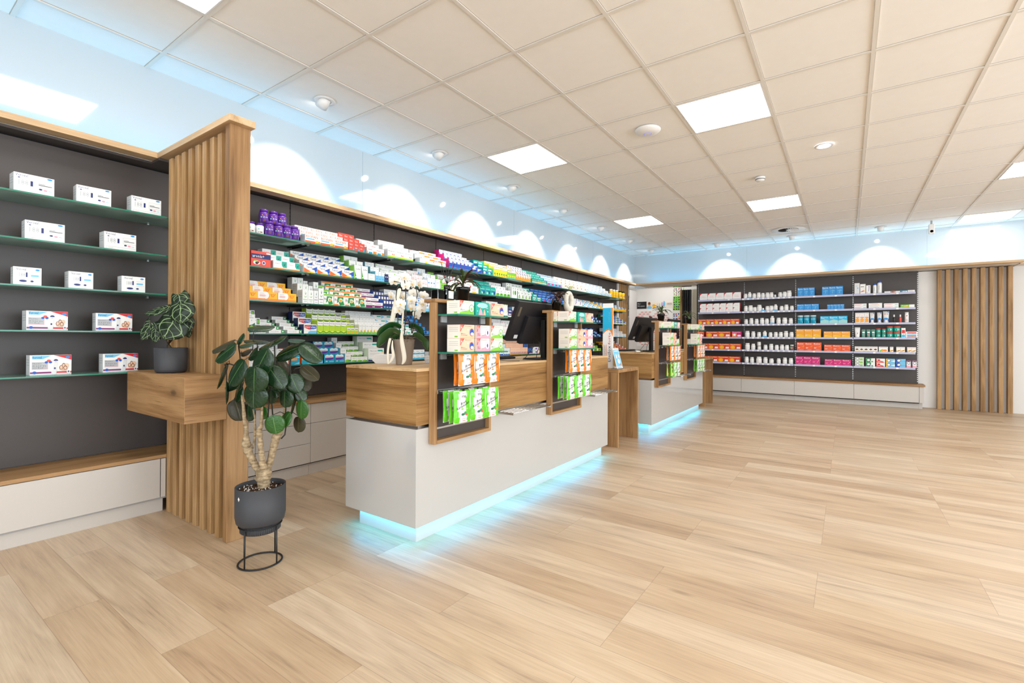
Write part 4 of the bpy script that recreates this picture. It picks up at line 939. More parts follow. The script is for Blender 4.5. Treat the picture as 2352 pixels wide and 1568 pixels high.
ORCHID_RIBBONS = [([(-2.122, 1.884, 1.252), (-2.127, 1.881, 1.191), (-2.128, 1.881, 1.139), (-2.133, 1.877, 1.099), (-2.124, 1.883, 1.03), (-2.112, 1.891, 0.962), (-2.127, 1.881, 0.934)], [0.012, 0.012, 0.006, 0.022, 0.028, 0.028, 0.012]), ([(-2.213, 1.937, 1.391), (-2.233, 1.923, 1.315), (-2.247, 1.914, 1.215), (-2.257, 1.907, 1.161)], [0.03, 0.03, 0.03, 0.028]), ([(-2.184, 1.842, 1.09), (-2.193, 1.836, 1.05), (-2.198, 1.832, 0.989), (-2.194, 1.835, 0.935)], [0.02, 0.014, 0.014, 0.014]), ([(-2.173, 1.85, 1.078), (-2.177, 1.846, 1.03), (-2.166, 1.855, 0.99), (-2.18, 1.844, 0.953), (-2.192, 1.837, 0.937)], [0.006, 0.016, 0.02, 0.018, 0.008])]

# ================================================================ printed cartons
PAL = {k: lin(v) for k, v in dict(W='#f4f4f2', w='#e3e4e4', O='#f28a1e', o='#ea6a1c', R='#d3222c', r='#e2503f', G='#1f9245', g='#86c83c', L='#b6d934', Y='#fbbf0c', y='#f4ee2e',
    B='#1d55b8', b='#76c4ea', N='#1b2769', T='#12a795', t='#0f9fc0', P='#831f68', p='#c9aed8', M='#d21b76', m='#f3a4b4', K='#1b1b1d', k='#5a5a5f', S='#b7babd', D='#74391c',
    C='#27b3e2', E='#f3c6aa', V='#5e2a9a', F='#0b6440', X='#d9ead0', H='#efe7dc', I='#9fd8d8', Z='#ef5a22', A='#f5a623', U='#2292dc', Q='#e2bb94').items()}
# ops: r x0 y0 x1 y1 col | e cx cy rx ry col | t x0 y0 x1 y1 col TEXT | p col x y x y ... ; first letters: front, side
DESIGN = {
 'riopan': 'W w;r .72 .0 1 .3 O;r 0 0 .7 .24 Z;e .8 .24 .1 .14 Y;r .06 .42 .62 .52 C;t .06 .6 .84 .92 o RIOPAN',
 'redblue': 'r r;p C 1 0 1 .55 .72 0;t .12 .62 .7 .82 W Nase;r .12 .3 .5 .36 W',
 'orteal': 'W w;r .0 0 .1 .4 O;r .2 .0 .62 .26 t;r .72 0 1 .4 O;r .1 .62 .6 .68 r',
 'whgreen': 'W w;r 0 0 1 .2 L;e .55 .38 .05 .1 o;e .72 .36 .05 .1 o;t .06 .68 .8 .82 F Hepar',
 'whyg': 'W w;p R .05 1 .2 1 .12 .82;e .72 .22 .14 .14 y;r .5 0 1 .08 g;t .1 .5 .6 .64 m Vita',
 'whorpk': 'W W;r .03 .58 .62 .82 O;r .62 .52 1 .78 m;e .5 .4 .08 .1 O',
 'tallblue': 'B M;r 0 .72 1 1 W;e .5 .76 .4 .12 W;e .5 .86 .14 .07 I;r .15 .56 .85 .64 W;r .0 .1 1 .14 C;e .8 .12 .12 .08 M',
 'bluewhite': 'B P;p W 0 .3 .8 .9 0 1;t .2 .6 .8 .8 B Fluor;e .85 .2 .1 .15 M',
 'teal': 'T T;r .04 .62 .7 .78 W;p B .1 .5 .9 .4 .9 .2 .7 .05 .6 .3;e .3 .25 .15 .18 W',
 'yellowlem': 'y y;r 0 .82 1 1 W;r 0 .79 1 .83 r;e .5 .32 .32 .12 G;e .6 .12 .3 .06 o',
 'greenlem': 'g g;r 0 .82 1 1 W;r 0 .79 1 .83 r;e .5 .35 .32 .12 y;e .5 .1 .3 .06 b',
 'orwhite': 'W A;r 0 0 1 .38 A;p A 0 .38 1 .38 .7 .6;p V .2 .9 .35 .95 .8 .66 .6 .66;e .35 .4 .12 .1 W',
 'greenyel': 'T T;t .1 .62 .9 .86 W Bronch;r 0 .3 1 .46 Y;r 0 .14 1 .26 W',
 'bluepink': 'b N;r .0 .7 1 1 W;e .45 .42 .3 .2 M;t .1 .74 .9 .92 B Aspi;r 0 0 1 .14 U',
 'whor': 'W W;e .78 .55 .14 .2 A;r .1 .2 .6 .28 Q;e .4 .8 .06 .07 Y',
 'whblue': 'W W;p b 0 .1 1 .3 1 .5 .5 .34 0 .45;r .1 .7 .7 .8 C',
 'aronia': 'r R;r 0 .52 1 .82 N;t .06 .58 .66 .76 W aronia+;e .28 .24 .18 .13 W;e .28 .22 .08 .09 K;e .34 .27 .07 .07 D;e .2 .36 .08 .04 g;e .63 .26 .09 .13 W;e .63 .26 .06 .09 V;r .76 .86 .97 .94 W',
 'whgror': 'W w;r .0 .0 1 .13 O;r .62 .22 1 .96 T;p W .62 .13 .72 .22 .62 .5;t .1 .6 .5 .72 r Vigan;p F .74 .5 .9 .76 .84 .5 .94 .4',
 'talcid': 'W w;p o 0 .0 0 .62 .5 .2 .75 0;p Y .2 0 .5 .2 .9 .05 .9 0;p B .55 .5 1 .9 1 0 .88 0 .8 .4;p b .8 .1 1 .3 1 .1;t .16 .62 .6 .88 N Talcid',
 'lefax': 'W g;p G 0 1 0 0 .4 0 .12 .5;p g 0 .9 0 0 .2 0 .06 .5;t .3 .68 .9 .78 F Lefax;e .25 .12 .1 .05 W',
 'whplain': 'W w;r .2 .6 .8 .66 S;r .2 .48 .6 .52 S',
 'skyblue': 'W b;r 0 0 1 .58 b;r .2 .2 .8 .26 U;r .3 .78 .7 .82 S',
 'navyn': 'N N;r .2 .6 .8 .7 W;r .2 .2 .8 .25 C',
 'whgreenl': 'W w;t .2 .62 .8 .76 F Gyno;p g .6 0 .9 0 .8 .2;r .05 .7 .15 .9 g;e .82 .2 .08 .1 N',
 'whredst': 'W w;p R .05 .22 .6 .36 .6 .24 .05 .18;e .7 .3 .12 .09 A;r .1 .7 .7 .76 k',
 'redlet': 'W w;t .12 .34 .9 .66 R B12;r .1 .8 .8 .85 m',
 'crossblue': 'W w;r .45 .1 .55 .9 U;r .2 .46 .8 .56 U;e .5 .12 .25 .04 m',
 'brightgreen': 'g W;r .2 .3 .8 .4 G;r .2 .6 .8 .7 G',
 'whredyel': 'W W;p R .8 1 1 1 .9 .62;e .4 .12 .34 .1 Y;t .12 .58 .7 .74 k Vitamin;r .12 .42 .6 .48 r',
 'tealblue': 'T T;r 0 .72 1 1 T;r .1 .64 .9 .70 I;p B .05 .54 1 .48 1 .34 .6 .40;e .78 .24 .12 .16 N;e .4 .2 .2 .14 I',
 'whleaf': 'W w;e .5 .22 .48 .26 g;p G .2 .2 .7 .5 .8 .2;e .5 .72 .06 .1 N;r .0 .0 1 .07 G',
 'whpump': 'W w;e .3 .5 .12 .22 g;e .65 .5 .14 .22 G;r .2 .82 .3 .92 G;r .6 .82 .7 .92 G',
 'whgreentall': 'W G;p G .2 .1 .5 .6 .8 .2;e .5 .2 .3 .12 g;r .1 .72 .4 .8 G;e .6 .3 .1 .1 E',
 'tealwh': 'T F;r .15 .55 .85 .8 W;r 0 .36 1 .42 I;r .3 .12 .7 .28 W',
 'bluemix': 'B N;r .0 .66 1 .95 U;t .1 .7 .8 .9 W Algo;e .7 .3 .18 .22 M;e .35 .3 .2 .16 C',
 'whviolet': 'W W;p V .5 .3 .6 .3 .75 .9 .55 .9 .55 .8 .62 .8;r .1 .1 .3 .18 m',
 'whcyan': 'W w;r .05 .3 .35 .8 C;p C .4 .2 .8 .5 .4 .6;r .7 .7 .9 .8 r',
 'yelblue': 'Y Y;r 0 .66 1 1 W;p U .1 .7 .9 .7 .7 1 .3 1;r .1 .2 .7 .28 O',
 'yelwhor': 'Y W;r 0 .0 1 .22 O;r 0 .22 .46 1 W;e .42 .58 .17 .44 O;e .40 .61 .16 .42 W;r .08 .8 .32 .84 S;r .08 .62 .36 .65 r;r .08 .54 .4 .57 r;r .08 .46 .36 .49 r;p O .62 .8 .68 .8 .74 .5 .7 .4;p O .86 .82 .9 .8 .78 .4 .74 .45;e .76 .74 .04 .06 O',
 'leafgreen': 'W w;r .1 .26 .9 .30 g;p G .5 .66 .3 .9 .44 .7;p g .5 .66 .5 .94 .56 .7;p G .5 .66 .74 .9 .6 .66;p g .5 .46 .2 .6 .4 .44;p G .5 .46 .8 .6 .6 .44;r .2 .1 .8 .13 S;r .2 .18 .8 .2 S',
 'leafviolet': 'W w;r .1 .28 .9 .32 V;p G .5 .66 .3 .9 .44 .7;p V .5 .66 .5 .96 .58 .7;p G .5 .66 .74 .9 .6 .66;p G .5 .46 .2 .62 .4 .44;p V .5 .46 .8 .62 .6 .44;r .2 .1 .8 .14 S',
 'badgreen': 'W w;r 0 .84 1 1 g;r 0 0 1 .06 g;p G .3 .8 .85 .8 .8 .5 .95 .1 .5 0 .4 .35 .2 .15;e .58 .5 .2 .2 X;e .6 .45 .11 .12 A;t .04 .44 .4 .64 k Bad',
 'bador': 'W w;r 0 .86 1 1 O;r 0 .0 .4 .12 O;p G .3 .82 .85 .82 .8 .5 .95 .05 .5 0 .4 .35 .25 .2;e .58 .5 .2 .2 X;e .6 .45 .11 .12 A;t .04 .42 .46 .64 k Bad',
 'purple': 'W w;p P 0 0 1 0 1 .5 .9 .46 0 .44;t .1 .6 .75 .84 P Femina;r .75 .1 .95 .2 W',
 'navywh': 'N B;r .15 .55 .85 .85 W;r .15 .1 .85 .22 b',
 'whpale': 'W w;r .2 .7 .8 .76 S;e .5 .3 .25 .16 X;r 0 0 1 .07 S',
 'ltblue': 'w b;r 0 0 1 .3 b;e .5 .6 .2 .12 U;r .2 .82 .8 .88 B',
 'yelcream': 'W w;r 0 0 1 .3 Y;t .15 .6 .8 .76 k Zink',
 'navyred': 'N W;r 0 0 1 .3 W;r .1 .5 .7 .75 W;e .85 .6 .1 .18 R',
 'whleaf2': 'W w;p g .3 .2 .6 .6 .5 .2;p G .6 .3 .5 .8 .8 .4;p g .1 .4 .3 .8 .3 .4',
 'whyeltop': 'W w;p L .1 1 .6 1 .3 .85;r .4 .3 .5 .6 L;r 0 0 1 .08 F',
 'turq': 't b;r .3 .2 1 .8 W;r .35 .4 .8 .6 t',
 'navywhsm': 'N N;r .25 .2 .75 .8 b;r .4 .3 .6 .7 W',
 'multimix': 'W F;p B 0 .4 .6 .6 .6 1 0 1;p Y 0 0 .6 0 .6 .3 0 .4;e .75 .6 .16 .2 G',
 'phyto': 'W w;p F .2 .0 1 .05 1 .55 .6 .45 .2 .42;e .55 .26 .26 .16 g;p g .34 .26 .76 .26 .7 .06 .4 .06;r .15 .8 .8 .84 S;p G .5 .62 .62 .7 .52 .7;r .15 .9 .6 .93 S',
 'phytos': 'W w;r .66 .1 .96 .9 F;e .8 .56 .1 .26 g;p g .72 .5 .88 .5 .86 .2 .74 .2;t .05 .55 .6 .82 K Phyto',
 'flat9': 'W w;r .78 0 1 1 G;e .89 .5 .05 .22 W;t .08 .35 .4 .62 S Gelo;t .4 .35 .62 .62 r Durat',
 'microlax': 'W N;p R .05 .92 .5 .92 .5 .38 .05 .62;p B .5 .92 .97 .92 .97 .55 .5 .4;p P .42 .92 .58 .92 .58 .42 .42 .4;t .1 .6 .92 .86 W microlax;p b .3 .0 1 .0 1 .3 .5 .3 .35 .2;r .4 .44 .7 .48 W',
 'dulco': 'L L;r 0 .68 1 1 W;e .5 .68 .5 .07 W;e .5 .98 .5 .05 K;t .08 .74 .92 .84 K Dulcolax;e .5 .16 .34 .06 y;p G 0 .2 .5 .1 1 .2 1 .14 .5 .04 0 .14;r .1 .58 .6 .61 G',
 'dulcosm': 'L L;r 0 .6 1 1 W;r .1 .7 .9 .8 k;e .5 .2 .3 .1 A',
 'whlimefoot': 'W H;p g 0 0 1 0 1 .36 0 .2;p Y 0 .2 1 .36 1 .5 0 .24;e .4 .28 .16 .1 W;r .15 .82 .85 .86 S',
 'whbluegr': 'W b;r .0 .0 1 .2 b;r .55 .66 .95 .86 T;p b 0 .4 .3 .7 0 1',
 'whtealst': 'W w;p T .45 .3 .9 .3 .98 .55 .9 .75 .45 .75;r .1 .3 .3 .7 I',
 'navyyel': 'N B;r 0 0 .25 .3 Y;p U .3 .2 .98 .2 .98 .9 .3 .9;e .72 .55 .09 .3 N;t .12 .52 .55 .82 W Bepan',
 'darkgreen': 'F F;t .1 .3 .9 .7 W BOXAN;r .1 .15 .5 .2 R',
 'whpinkteal': 'W w;r .4 .3 .6 .8 m;e .5 .3 .15 .05 R;r 0 0 1 .1 T',
 'navymix': 'N B;r .1 .4 .6 .8 b;p B .5 0 1 0 1 .7;e .7 .3 .15 .2 W',
 'whredblue': 'W w;e .3 .7 .08 .14 R;r .1 .1 .8 .3 b;r .4 .6 .9 .7 S',
 'whcoin': 'w w;r .3 .8 .7 .86 k;e .5 .4 .18 .24 W;t .42 .26 .6 .54 k C',
 'tealor': 't o;r .0 .45 .75 .68 O;p b .4 0 1 .3 1 0;p W .55 .75 .98 .8 .98 .72;t .08 .74 .5 .9 W Pascoe',
 'omni': 't N;p W .1 .85 .3 .95 .5 .86 .7 .97 .9 .85 .9 .6 .1 .6;p V .1 .55 .95 .62 .9 .45 .6 .34 .1 .36;t .15 .62 .86 .78 V Omnibio;t .14 .12 .34 .26 W 8;r .5 .1 .95 .24 b',
 'whlime': 'W w;e .5 .12 .5 .2 g;p G .4 .12 1 .1 1 .26;t .2 .62 .8 .72 k Symb',
 'whlimesm': 'W w;e .5 .08 .48 .3 g;p G .45 .1 1 .1 1 .3;t .2 .66 .8 .82 k Symb',
 'macro': 'W X;p N 0 0 1 0 1 .3 .7 .12 .3 .08 0 .14;p T 0 .2 .3 .13 .65 .16 1 .36 1 .42 .6 .2 .3 .17 0 .22;r .6 .76 .92 .88 T;e .9 .72 .06 .05 Y;t .1 .74 .56 .84 k Macrogol;r .1 .6 .7 .62 S;r .1 .5 .6 .515 S',
 'whbluest': 'W w;r 0 0 1 .22 C;p b 0 .2 1 .2 1 .4 0 .28;r .2 .6 .8 .72 S',
 'greybox': 'S S', 'orangefl': 'O O;r .3 .2 .6 .8 D',
 'bluerings': 'W w;e .5 .6 .36 .26 N;e .5 .6 .2 .15 W;r 0 0 1 .16 B',
 'whcyandrop': 'W w;e .5 .55 .3 .2 I;r .1 .0 .9 .16 B;r .2 .8 .8 .84 S',
 'peach': 'E E;p B .2 .3 .8 .3 .8 .36 .2 .36;r 0 0 1 .2 O;p B .4 .2 1 .2 .6 .36;e .5 .7 .2 .07 Q',
 'navypink': 'N N;r .2 .3 .8 .85 B;r .4 .3 .6 .85 b;r 0 0 1 .14 m',
 'whplus': 'W w;r .45 .2 .55 .8 V;r .3 .4 .7 .6 V;p o .8 0 1 0 1 .5;r 0 0 .4 .1 T',
 'limenavy': 'L N;r 0 0 .3 1 W;r .4 .3 .9 .7 G', 'redyelflat': 'R Y;r 0 0 .8 .4 Y;r .84 0 1 1 W;r .2 .6 .7 .8 W',
 'whredcorner': 'W R;p R 0 1 .3 1 .06 .74 0 .3;p R 0 .12 .12 0 0 0;t .26 .5 .7 .62 m Gehwol;r .26 .36 .8 .39 m',
 'thermo': 'Z r;r .04 .74 .96 .96 o;t .06 .76 .92 .94 W ThermaCare;e .28 .36 .23 .33 A;e .28 .36 .13 .2 Y;e .6 .34 .06 .14 K;r .62 .14 .94 .46 W;p R .4 .7 .9 .66 .95 .55 .6 .5',
 'thermom': 'M M;t .06 .76 .92 .94 W ThermaCare;r .06 .1 .5 .68 A;e .28 .4 .13 .2 W;r .6 .12 .94 .4 W',
 'basica': 'U B;t .08 .78 .92 .94 W Basica;p b .5 .2 .56 .2 .6 .66 .54 .66;p b .2 .5 .85 .55 .85 .5 .2 .46;p b .3 .24 .52 .3 .5 .34;r .1 .7 .4 .73 b;r .2 .08 .8 .1 b',
 'basicat': 'C T;t .08 .76 .9 .92 W Basica;p I 0 0 1 0 1 .4 .5 .55 0 .35;r .1 .66 .5 .69 W',
 'basicao': 'A O;t .08 .76 .8 .92 W Basica;p Y 0 0 1 0 1 .2 .5 .4 0 .2;r .1 .3 .4 .34 H;r .1 .2 .3 .23 H',
 'basicar': 'Z Z;t .08 .76 .8 .93 W Basica;p O .6 .5 .75 .44 .95 .55 .9 .64 .75 .52;r .1 .36 .4 .4 H;r .1 .28 .35 .31 H;r .3 .1 .8 .12 H',
 'basicam': 'M M;t .08 .76 .8 .93 W Basica;p m .6 .3 .7 .3 .9 .6 .84 .64 .76 .44;r .1 .36 .4 .4 m;r .1 .28 .35 .31 m;r .3 .1 .8 .12 m',
 'whltop': 'w W;r .2 .72 .6 .75 b;e .65 .55 .14 .06 b;r .1 .05 .9 .07 S',
 'whredfine': 'W w;r .05 .55 .6 .7 m;t .06 .2 .5 .45 r Mobilat;r .75 .3 .95 .45 T',
 'grnyelwh': 'g G;p Y .2 .3 .5 .9 .6 .3;r .62 0 1 1 W;t .1 .4 .5 .8 W Kytta',
 'suncream': 'W w;t .1 .86 .9 .94 r sun;r .1 .5 .9 .58 o;p A .1 .06 .9 .1 .9 .4 .5 .5 .1 .4;r .2 .66 .8 .7 S',
 'redbluebox': 'W w;r .1 .45 .9 .8 R;e .6 .42 .1 .1 Y;r .1 .05 .9 .3 C',
 'brownwh': 'W w;r .1 .8 .9 .86 r;e .5 .45 .34 .16 D;r .0 .0 1 .14 Y', 'yelwh2': 'W w;r .1 .84 .9 .9 r;p Y 0 0 1 .3 1 .45 0 .3;p D .3 .2 .8 .44 .7 .2',
 'orwide': 'W w;r .1 .84 .9 .9 r;e .4 .3 .2 .24 A;e .7 .3 .2 .2 O;e .2 .2 .14 .16 g',
 'ringg': 'X G;e .28 .5 .22 .4 N;e .28 .5 .17 .3 W;e .7 .3 .2 .24 g;r .5 .7 .9 .76 S', 'ringdg': 'W F;p G 0 0 .5 0 .6 1 0 1;e .3 .56 .22 .36 N;e .3 .56 .17 .27 W;e .7 .2 .1 .16 G',
 'ringr': 'W r;p r 0 0 1 .0 .5 .5 0 1;e .3 .6 .22 .34 W;e .3 .6 .17 .26 R;e .7 .2 .14 .16 R', 'ringy': 'b Y;r 0 0 .22 1 Y;e .3 .55 .22 .36 N;e .3 .55 .17 .27 W;p W .5 .4 1 .2 1 .7',
 'ringb': 'b B;p B 0 0 .4 0 .3 1 0 1;e .3 .6 .22 .36 N;e .3 .6 .17 .27 W;r .3 .4 1 .44 B', 'ringv': 'w p;p P 0 .85 1 .85 1 1 0 1;e .5 .66 .38 .2 N;e .5 .66 .3 .14 W;p m 0 0 1 0 1 .2 0 .3',
 'teag': 'X H;p g 0 0 1 0 1 .7 .6 .3 0 .12;p r 0 1 .30 1 .0 .45;t .04 .62 .13 .95 W H;e .82 .44 .165 .3 G;e .82 .44 .14 .26 W;e .82 .4 .07 .12 g;t .06 .3 .36 .38 k Bio;t .06 .19 .46 .26 k Hagebutte;t .34 .87 .76 .94 G Kraeuter;e .5 .64 .04 .05 W',
 'teap': 'E H;p Q 0 0 1 0 1 .2 0 .1;p r 0 1 .30 1 .0 .45;t .04 .62 .13 .95 W H;e .82 .44 .165 .3 o;e .82 .44 .14 .26 B;e .84 .32 .1 .12 W;t .06 .3 .36 .38 r Bio;t .06 .19 .5 .26 k Schlaf;t .34 .87 .8 .94 k Kraeuter;e .52 .64 .05 .06 W',
 'teak': 'm H;r .28 0 1 1 H;p m 0 0 1 0 1 .5;p r 0 1 .30 1 .0 .45;t .04 .62 .13 .95 W H;e .82 .44 .165 .3 p;e .82 .44 .14 .26 W;e .82 .44 .05 .16 V;t .06 .3 .36 .38 r Bio;t .06 .19 .5 .26 k Mama;t .34 .87 .8 .94 k Kraeuter',
 'teat': 'T T;e .5 .75 .42 .2 I;e .34 .5 .05 .09 D;e .34 .48 .035 .06 E;p m .2 0 .55 0 .42 .42 .28 .42;e .62 .42 .06 .1 D;e .62 .4 .04 .06 E;p Q .55 0 .75 0 .68 .34 .58 .34;e .12 .3 .04 .05 I;e .9 .3 .05 .06 I;p r .08 .86 .2 .86 .1 .76;r .75 .56 .92 .58 W',
 'bpm': 'W w;t .035 .84 .33 .97 N Veroval;e .885 .93 .07 .045 U;t .11 .42 .35 .68 S 188;r .1 .39 .37 .40 S;r .1 .72 .37 .73 S;e .12 .77 .03 .025 N;r .40 .42 .46 .68 N;r .57 .42 .575 .76 S;r .57 .76 1 .77 S;r .57 .415 1 .425 S;r .6 .6 .76 .62 k;r .6 .54 .94 .57 k;e .65 .34 .045 .04 N;e .77 .32 .05 .045 m;r .84 .3 .93 .32 b;r .05 .05 .95 .06 S;r .05 .19 .95 .2 S;r .05 .05 .055 .2 S;r .945 .05 .95 .2 S;r .12 .12 .26 .135 m',
 'bpmp': 'W w;t .1 .82 .45 .95 N Veroval;e .86 .88 .08 .05 U;t .2 .46 .42 .7 S 188;r .44 .46 .5 .72 N;e .34 .24 .14 .06 N;r .6 .4 .96 .41 S;r .6 .7 .96 .71 S;r .62 .5 .9 .6 b;e .66 .24 .06 .05 N;r 0 0 1 .02 b',
 'thermometer': 'W w;p b .05 .97 .5 .97 .3 .8 .05 .8;t .05 .83 .27 .96 N Veroval;p R .56 1 1 1 1 .74;e .91 .88 .06 .06 U;r .04 .3 .41 .66 S;r .04 .28 .42 .30 m;r .41 .28 .42 .6 m;t .05 .55 .27 .62 k Thermo;t .05 .44 .37 .5 k Stirn;t .05 .34 .33 .4 k Ohr;e .44 .72 .05 .06 r;e .38 .64 .04 .06 B;e .48 .64 .04 .06 B;p w .52 .02 .62 .02 .65 .64 .57 .64;e .61 .72 .055 .075 N;r .56 .66 .665 .70 W;r .565 .28 .605 .37 N;r 0 .08 .5 .16 P;r .63 .08 1 .16 R;e .1 .13 .05 .07 B;e .8 .28 .10 .09 Q;e .74 .36 .045 .11 D;e .74 .36 .032 .085 E;e .80 .48 .04 .1 D;e .80 .46 .03 .08 E;e .88 .46 .045 .11 Q;e .88 .45 .03 .08 E;e .84 .34 .045 .11 D;e .84 .33 .032 .08 E;e .92 .14 .045 .09 W;r .91 .09 .93 .19 N;r .89 .125 .95 .155 N',
}
TXT = {}
def text_polys(s):
    if s not in TXT:
        cu = bpy.data.curves.new('t', 'FONT'); cu.body = s; cu.resolution_u = 1; cu.size = 1
        o = bpy.data.objects.new('t', cu); COL.objects.link(o)
        dg = bpy.context.evaluated_depsgraph_get(); dg.update()
        me = o.evaluated_get(dg).to_mesh()
        vs_ = [tuple(v.co) for v in me.vertices]; fs = [tuple(p.vertices) for p in me.polygons]
        x0 = min(v[0] for v in vs_); x1 = max(v[0] for v in vs_); y0 = min(v[1] for v in vs_); y1 = max(v[1] for v in vs_)
        o.evaluated_get(dg).to_mesh_clear()
        bpy.data.objects.remove(o); bpy.data.curves.remove(cu)
        TXT[s] = ([((v[0] - x0) / (x1 - x0), (v[1] - y0) / max(1e-6, y1 - y0)) for v in vs_], fs)
    return TXT[s]
def clip01(pts, ax=None):
    return [(min(1, max(0, x)), min(1, max(0, y))) for x, y in pts]
def art(g, ops, F, step=.00022):
    """draw ops with F(u, v, lift) -> point"""
    k = 0
    for op in ops:
        a = op.split()
        if not a: continue
        k += 1; l = step * k
        if a[0] == 'r':
            x0, y0, x1, y1 = map(float, a[1:5]); P = [(x0, y0), (x1, y0), (x1, y1), (x0, y1)]; c = PAL[a[5]]
        elif a[0] == 'e':
            cx, cy, rx, ry = map(float, a[1:5]); c = PAL[a[5]]
            P = clip01([(cx + rx * cos(2 * pi * i / 14), cy + ry * sin(2 * pi * i / 14)) for i in range(14)])
        elif a[0] == 'p':
            q = list(map(float, a[2:])); P = list(zip(q[::2], q[1::2])); c = PAL[a[1]]
            A = sum(P[i][0] * P[(i + 1) % len(P)][1] - P[(i + 1) % len(P)][0] * P[i][1] for i in range(len(P)))
            if A < 0: P.reverse()
        else:
            x0, y0, x1, y1 = map(float, a[1:5]); c = PAL[a[5]]
            V, fs = text_polys(' '.join(a[6:]))
            g.add([F(x0 + (x1 - x0) * u, y0 + (y1 - y0) * v, l) for u, v in V], fs, c)
            continue
        g.add([F(u, v, l) for u, v in P], [tuple(range(len(P)))], c)
def carton(d, w, h, dp):
    """printed carton, front at y=0 facing -y, base at z=0"""
    ops = DESIGN[d].split(';'); fc, sc = ops[0].split()
    g = MB(); F, S_ = PAL[fc], PAL[sc]
    g.bbox(-w / 2, 0, 0, w / 2, dp, h, .0006, F)
    x = w / 2 - .0002
    g.quad((-w / 2 - .0001, dp - .0007, .0007), (-w / 2 - .0001, .0007, .0007), (-w / 2 - .0001, .0007, h - .0007), (-w / 2 - .0001, dp - .0007, h - .0007), S_)
    g.quad((w / 2 + .0001, .0007, .0007), (w / 2 + .0001, dp - .0007, .0007), (w / 2 + .0001, dp - .0007, h - .0007), (w / 2 + .0001, .0007, h - .0007), S_)
    art(g, ops[1:], lambda u, v, l: (-w / 2 + .0007 + u * (w - .0014), -l, .0007 + v * (h - .0014)))
    # fine print and code block on the near end face
    if sc in 'WwHE' and dp > .04 and h > .04:
        for q in range(3):
            z = h * (.75 - .13 * q)
            g.quad((-w / 2 - .0003, dp * .85, z), (-w / 2 - .0003, dp * .15, z), (-w / 2 - .0003, dp * .15, z + h * .03), (-w / 2 - .0003, dp * .85, z + h * .03), PAL['S'])
        if d.startswith('tea'):
            g.quad((-w / 2 - .0003, dp * .42, h * .08), (-w / 2 - .0003, dp * .18, h * .08), (-w / 2 - .0003, dp * .18, h * .18), (-w / 2 - .0003, dp * .42, h * .18), PAL['g'])
    return g
SHN = ['top', 'second', 'third', 'fourth', 'lowest', 'bottom']
TIER = ['front row', 'second row', 'third row', 'fourth row', 'back row']
STK = ['bottom of stack', 'second in stack', 'third in stack', 'fourth in stack', 'top of stack']
NAMES = {'medicine_box': ['top_shelf_medicine_box', 'second_shelf_medicine_box', 'third_shelf_medicine_box', 'fourth_shelf_medicine_box', 'lowest_shelf_medicine_box']}  # all medicine cartons; the name varies by shelf, not by contents
STEP = plain('riser_step', '#3c3b3e', .35)
def place(name, mesh, label, cat, group, loc, rz):
    o = bpy.data.objects.new(name, mesh); o.location = loc; o.rotation_euler = (0, 0, rz); COL.objects.link(o)
    return tag(o, label, cat, group)
def stock_left():
    for s, y0, y1, n, h, tiers, d, nm, desc, dz, dx in LEFT:
        w = (y1 - y0) / n - .0015
        st = dz == 's'
        dp = .055 if (st or dx == 0) else min(.07, dx - .004)
        if d in ('aronia', 'macro', 'whpump'): dp = .07
        if dx == 0 and not st: dp = .09
        me = carton(d, w, h, dp).mesh(nm, PRINT)
        if nm == 'medicine_box': nm = NAMES[nm][s]
        z0 = LZ[s] + .0006
        grp = f'{desc}s on the {SHN[s]} medicine shelf'
        for t in range(tiers):
            for c in range(n):
                jx, jr = random.uniform(-.0015, .0015), random.uniform(-.012, .012)
                z = z0 + (t * (h + .0004) if st else t * dz)
                X_ = -3.534 - (0 if st else t * dx) + jx
                lab = desc + (f', {STK[t] if st else TIER[t]}' if tiers > 1 else '') + (f', {ORD[c]} along' if n > 1 else '') + f', {SHN[s]} medicine shelf'
                place(nm, me, lab, nm.replace('_', ' '), grp, (X_, y0 + (c + .5) * (y1 - y0) / n, z), pi / 2 + jr)
        if tiers > 1 and not st:
            g = MB()
            for t in range(1, tiers):
                xa = -3.534 - t * dx + .004; xb = max(xa - dx, -3.815)
                g.box(xb, y0 + .001, 0, xa, y1 - .001, t * dz - .0008)
            o = g.obj('shelf_riser', STEP, None, f'dark stepped riser under the {desc}, {SHN[s]} medicine shelf', 'riser', 'dark stepped risers on the glass shelves')
            o.location = (0, 0, z0)
stock_left()
for k, (s, a, b) in enumerate(BPM):
    d = 'bpm' if s < 2 else 'bpmp' if s == 2 else 'thermometer'
    h = (.106, .106, .097, .104, .108)[s]
    sel = [q for q in BPM if q[0] == s]
    ids = ['nearest the picture edge', 'nearest the slatted divider'] if len(sel) == 2 else ['nearest the picture edge', 'middle of three', 'nearest the slatted divider']
    lab = {'bpm': 'white blood pressure monitor carton with grey display picture', 'bpmp': 'small white monitor carton with cuff picture', 'thermometer': 'white thermometer carton with red corner'}[d]
    nm = 'thermometer_box' if d == 'thermometer' else 'monitor_box'
    me = carton(d, b - a, h, .075).mesh(nm, PRINT)
    place(nm, me, f'{lab}, {ids[sel.index((s, a, b))]}, {["top", "second", "middle", "fourth", "lowest"][s]} shelf', nm.replace('_', ' '), 'cartons on the glass shelves beside the divider',
          (-3.585, (a + b) / 2, [1.842, 1.600, 1.357, 1.121, .878][s] + .0006), pi / 2 + (.05, -.03, .02, 0)[k % 4])
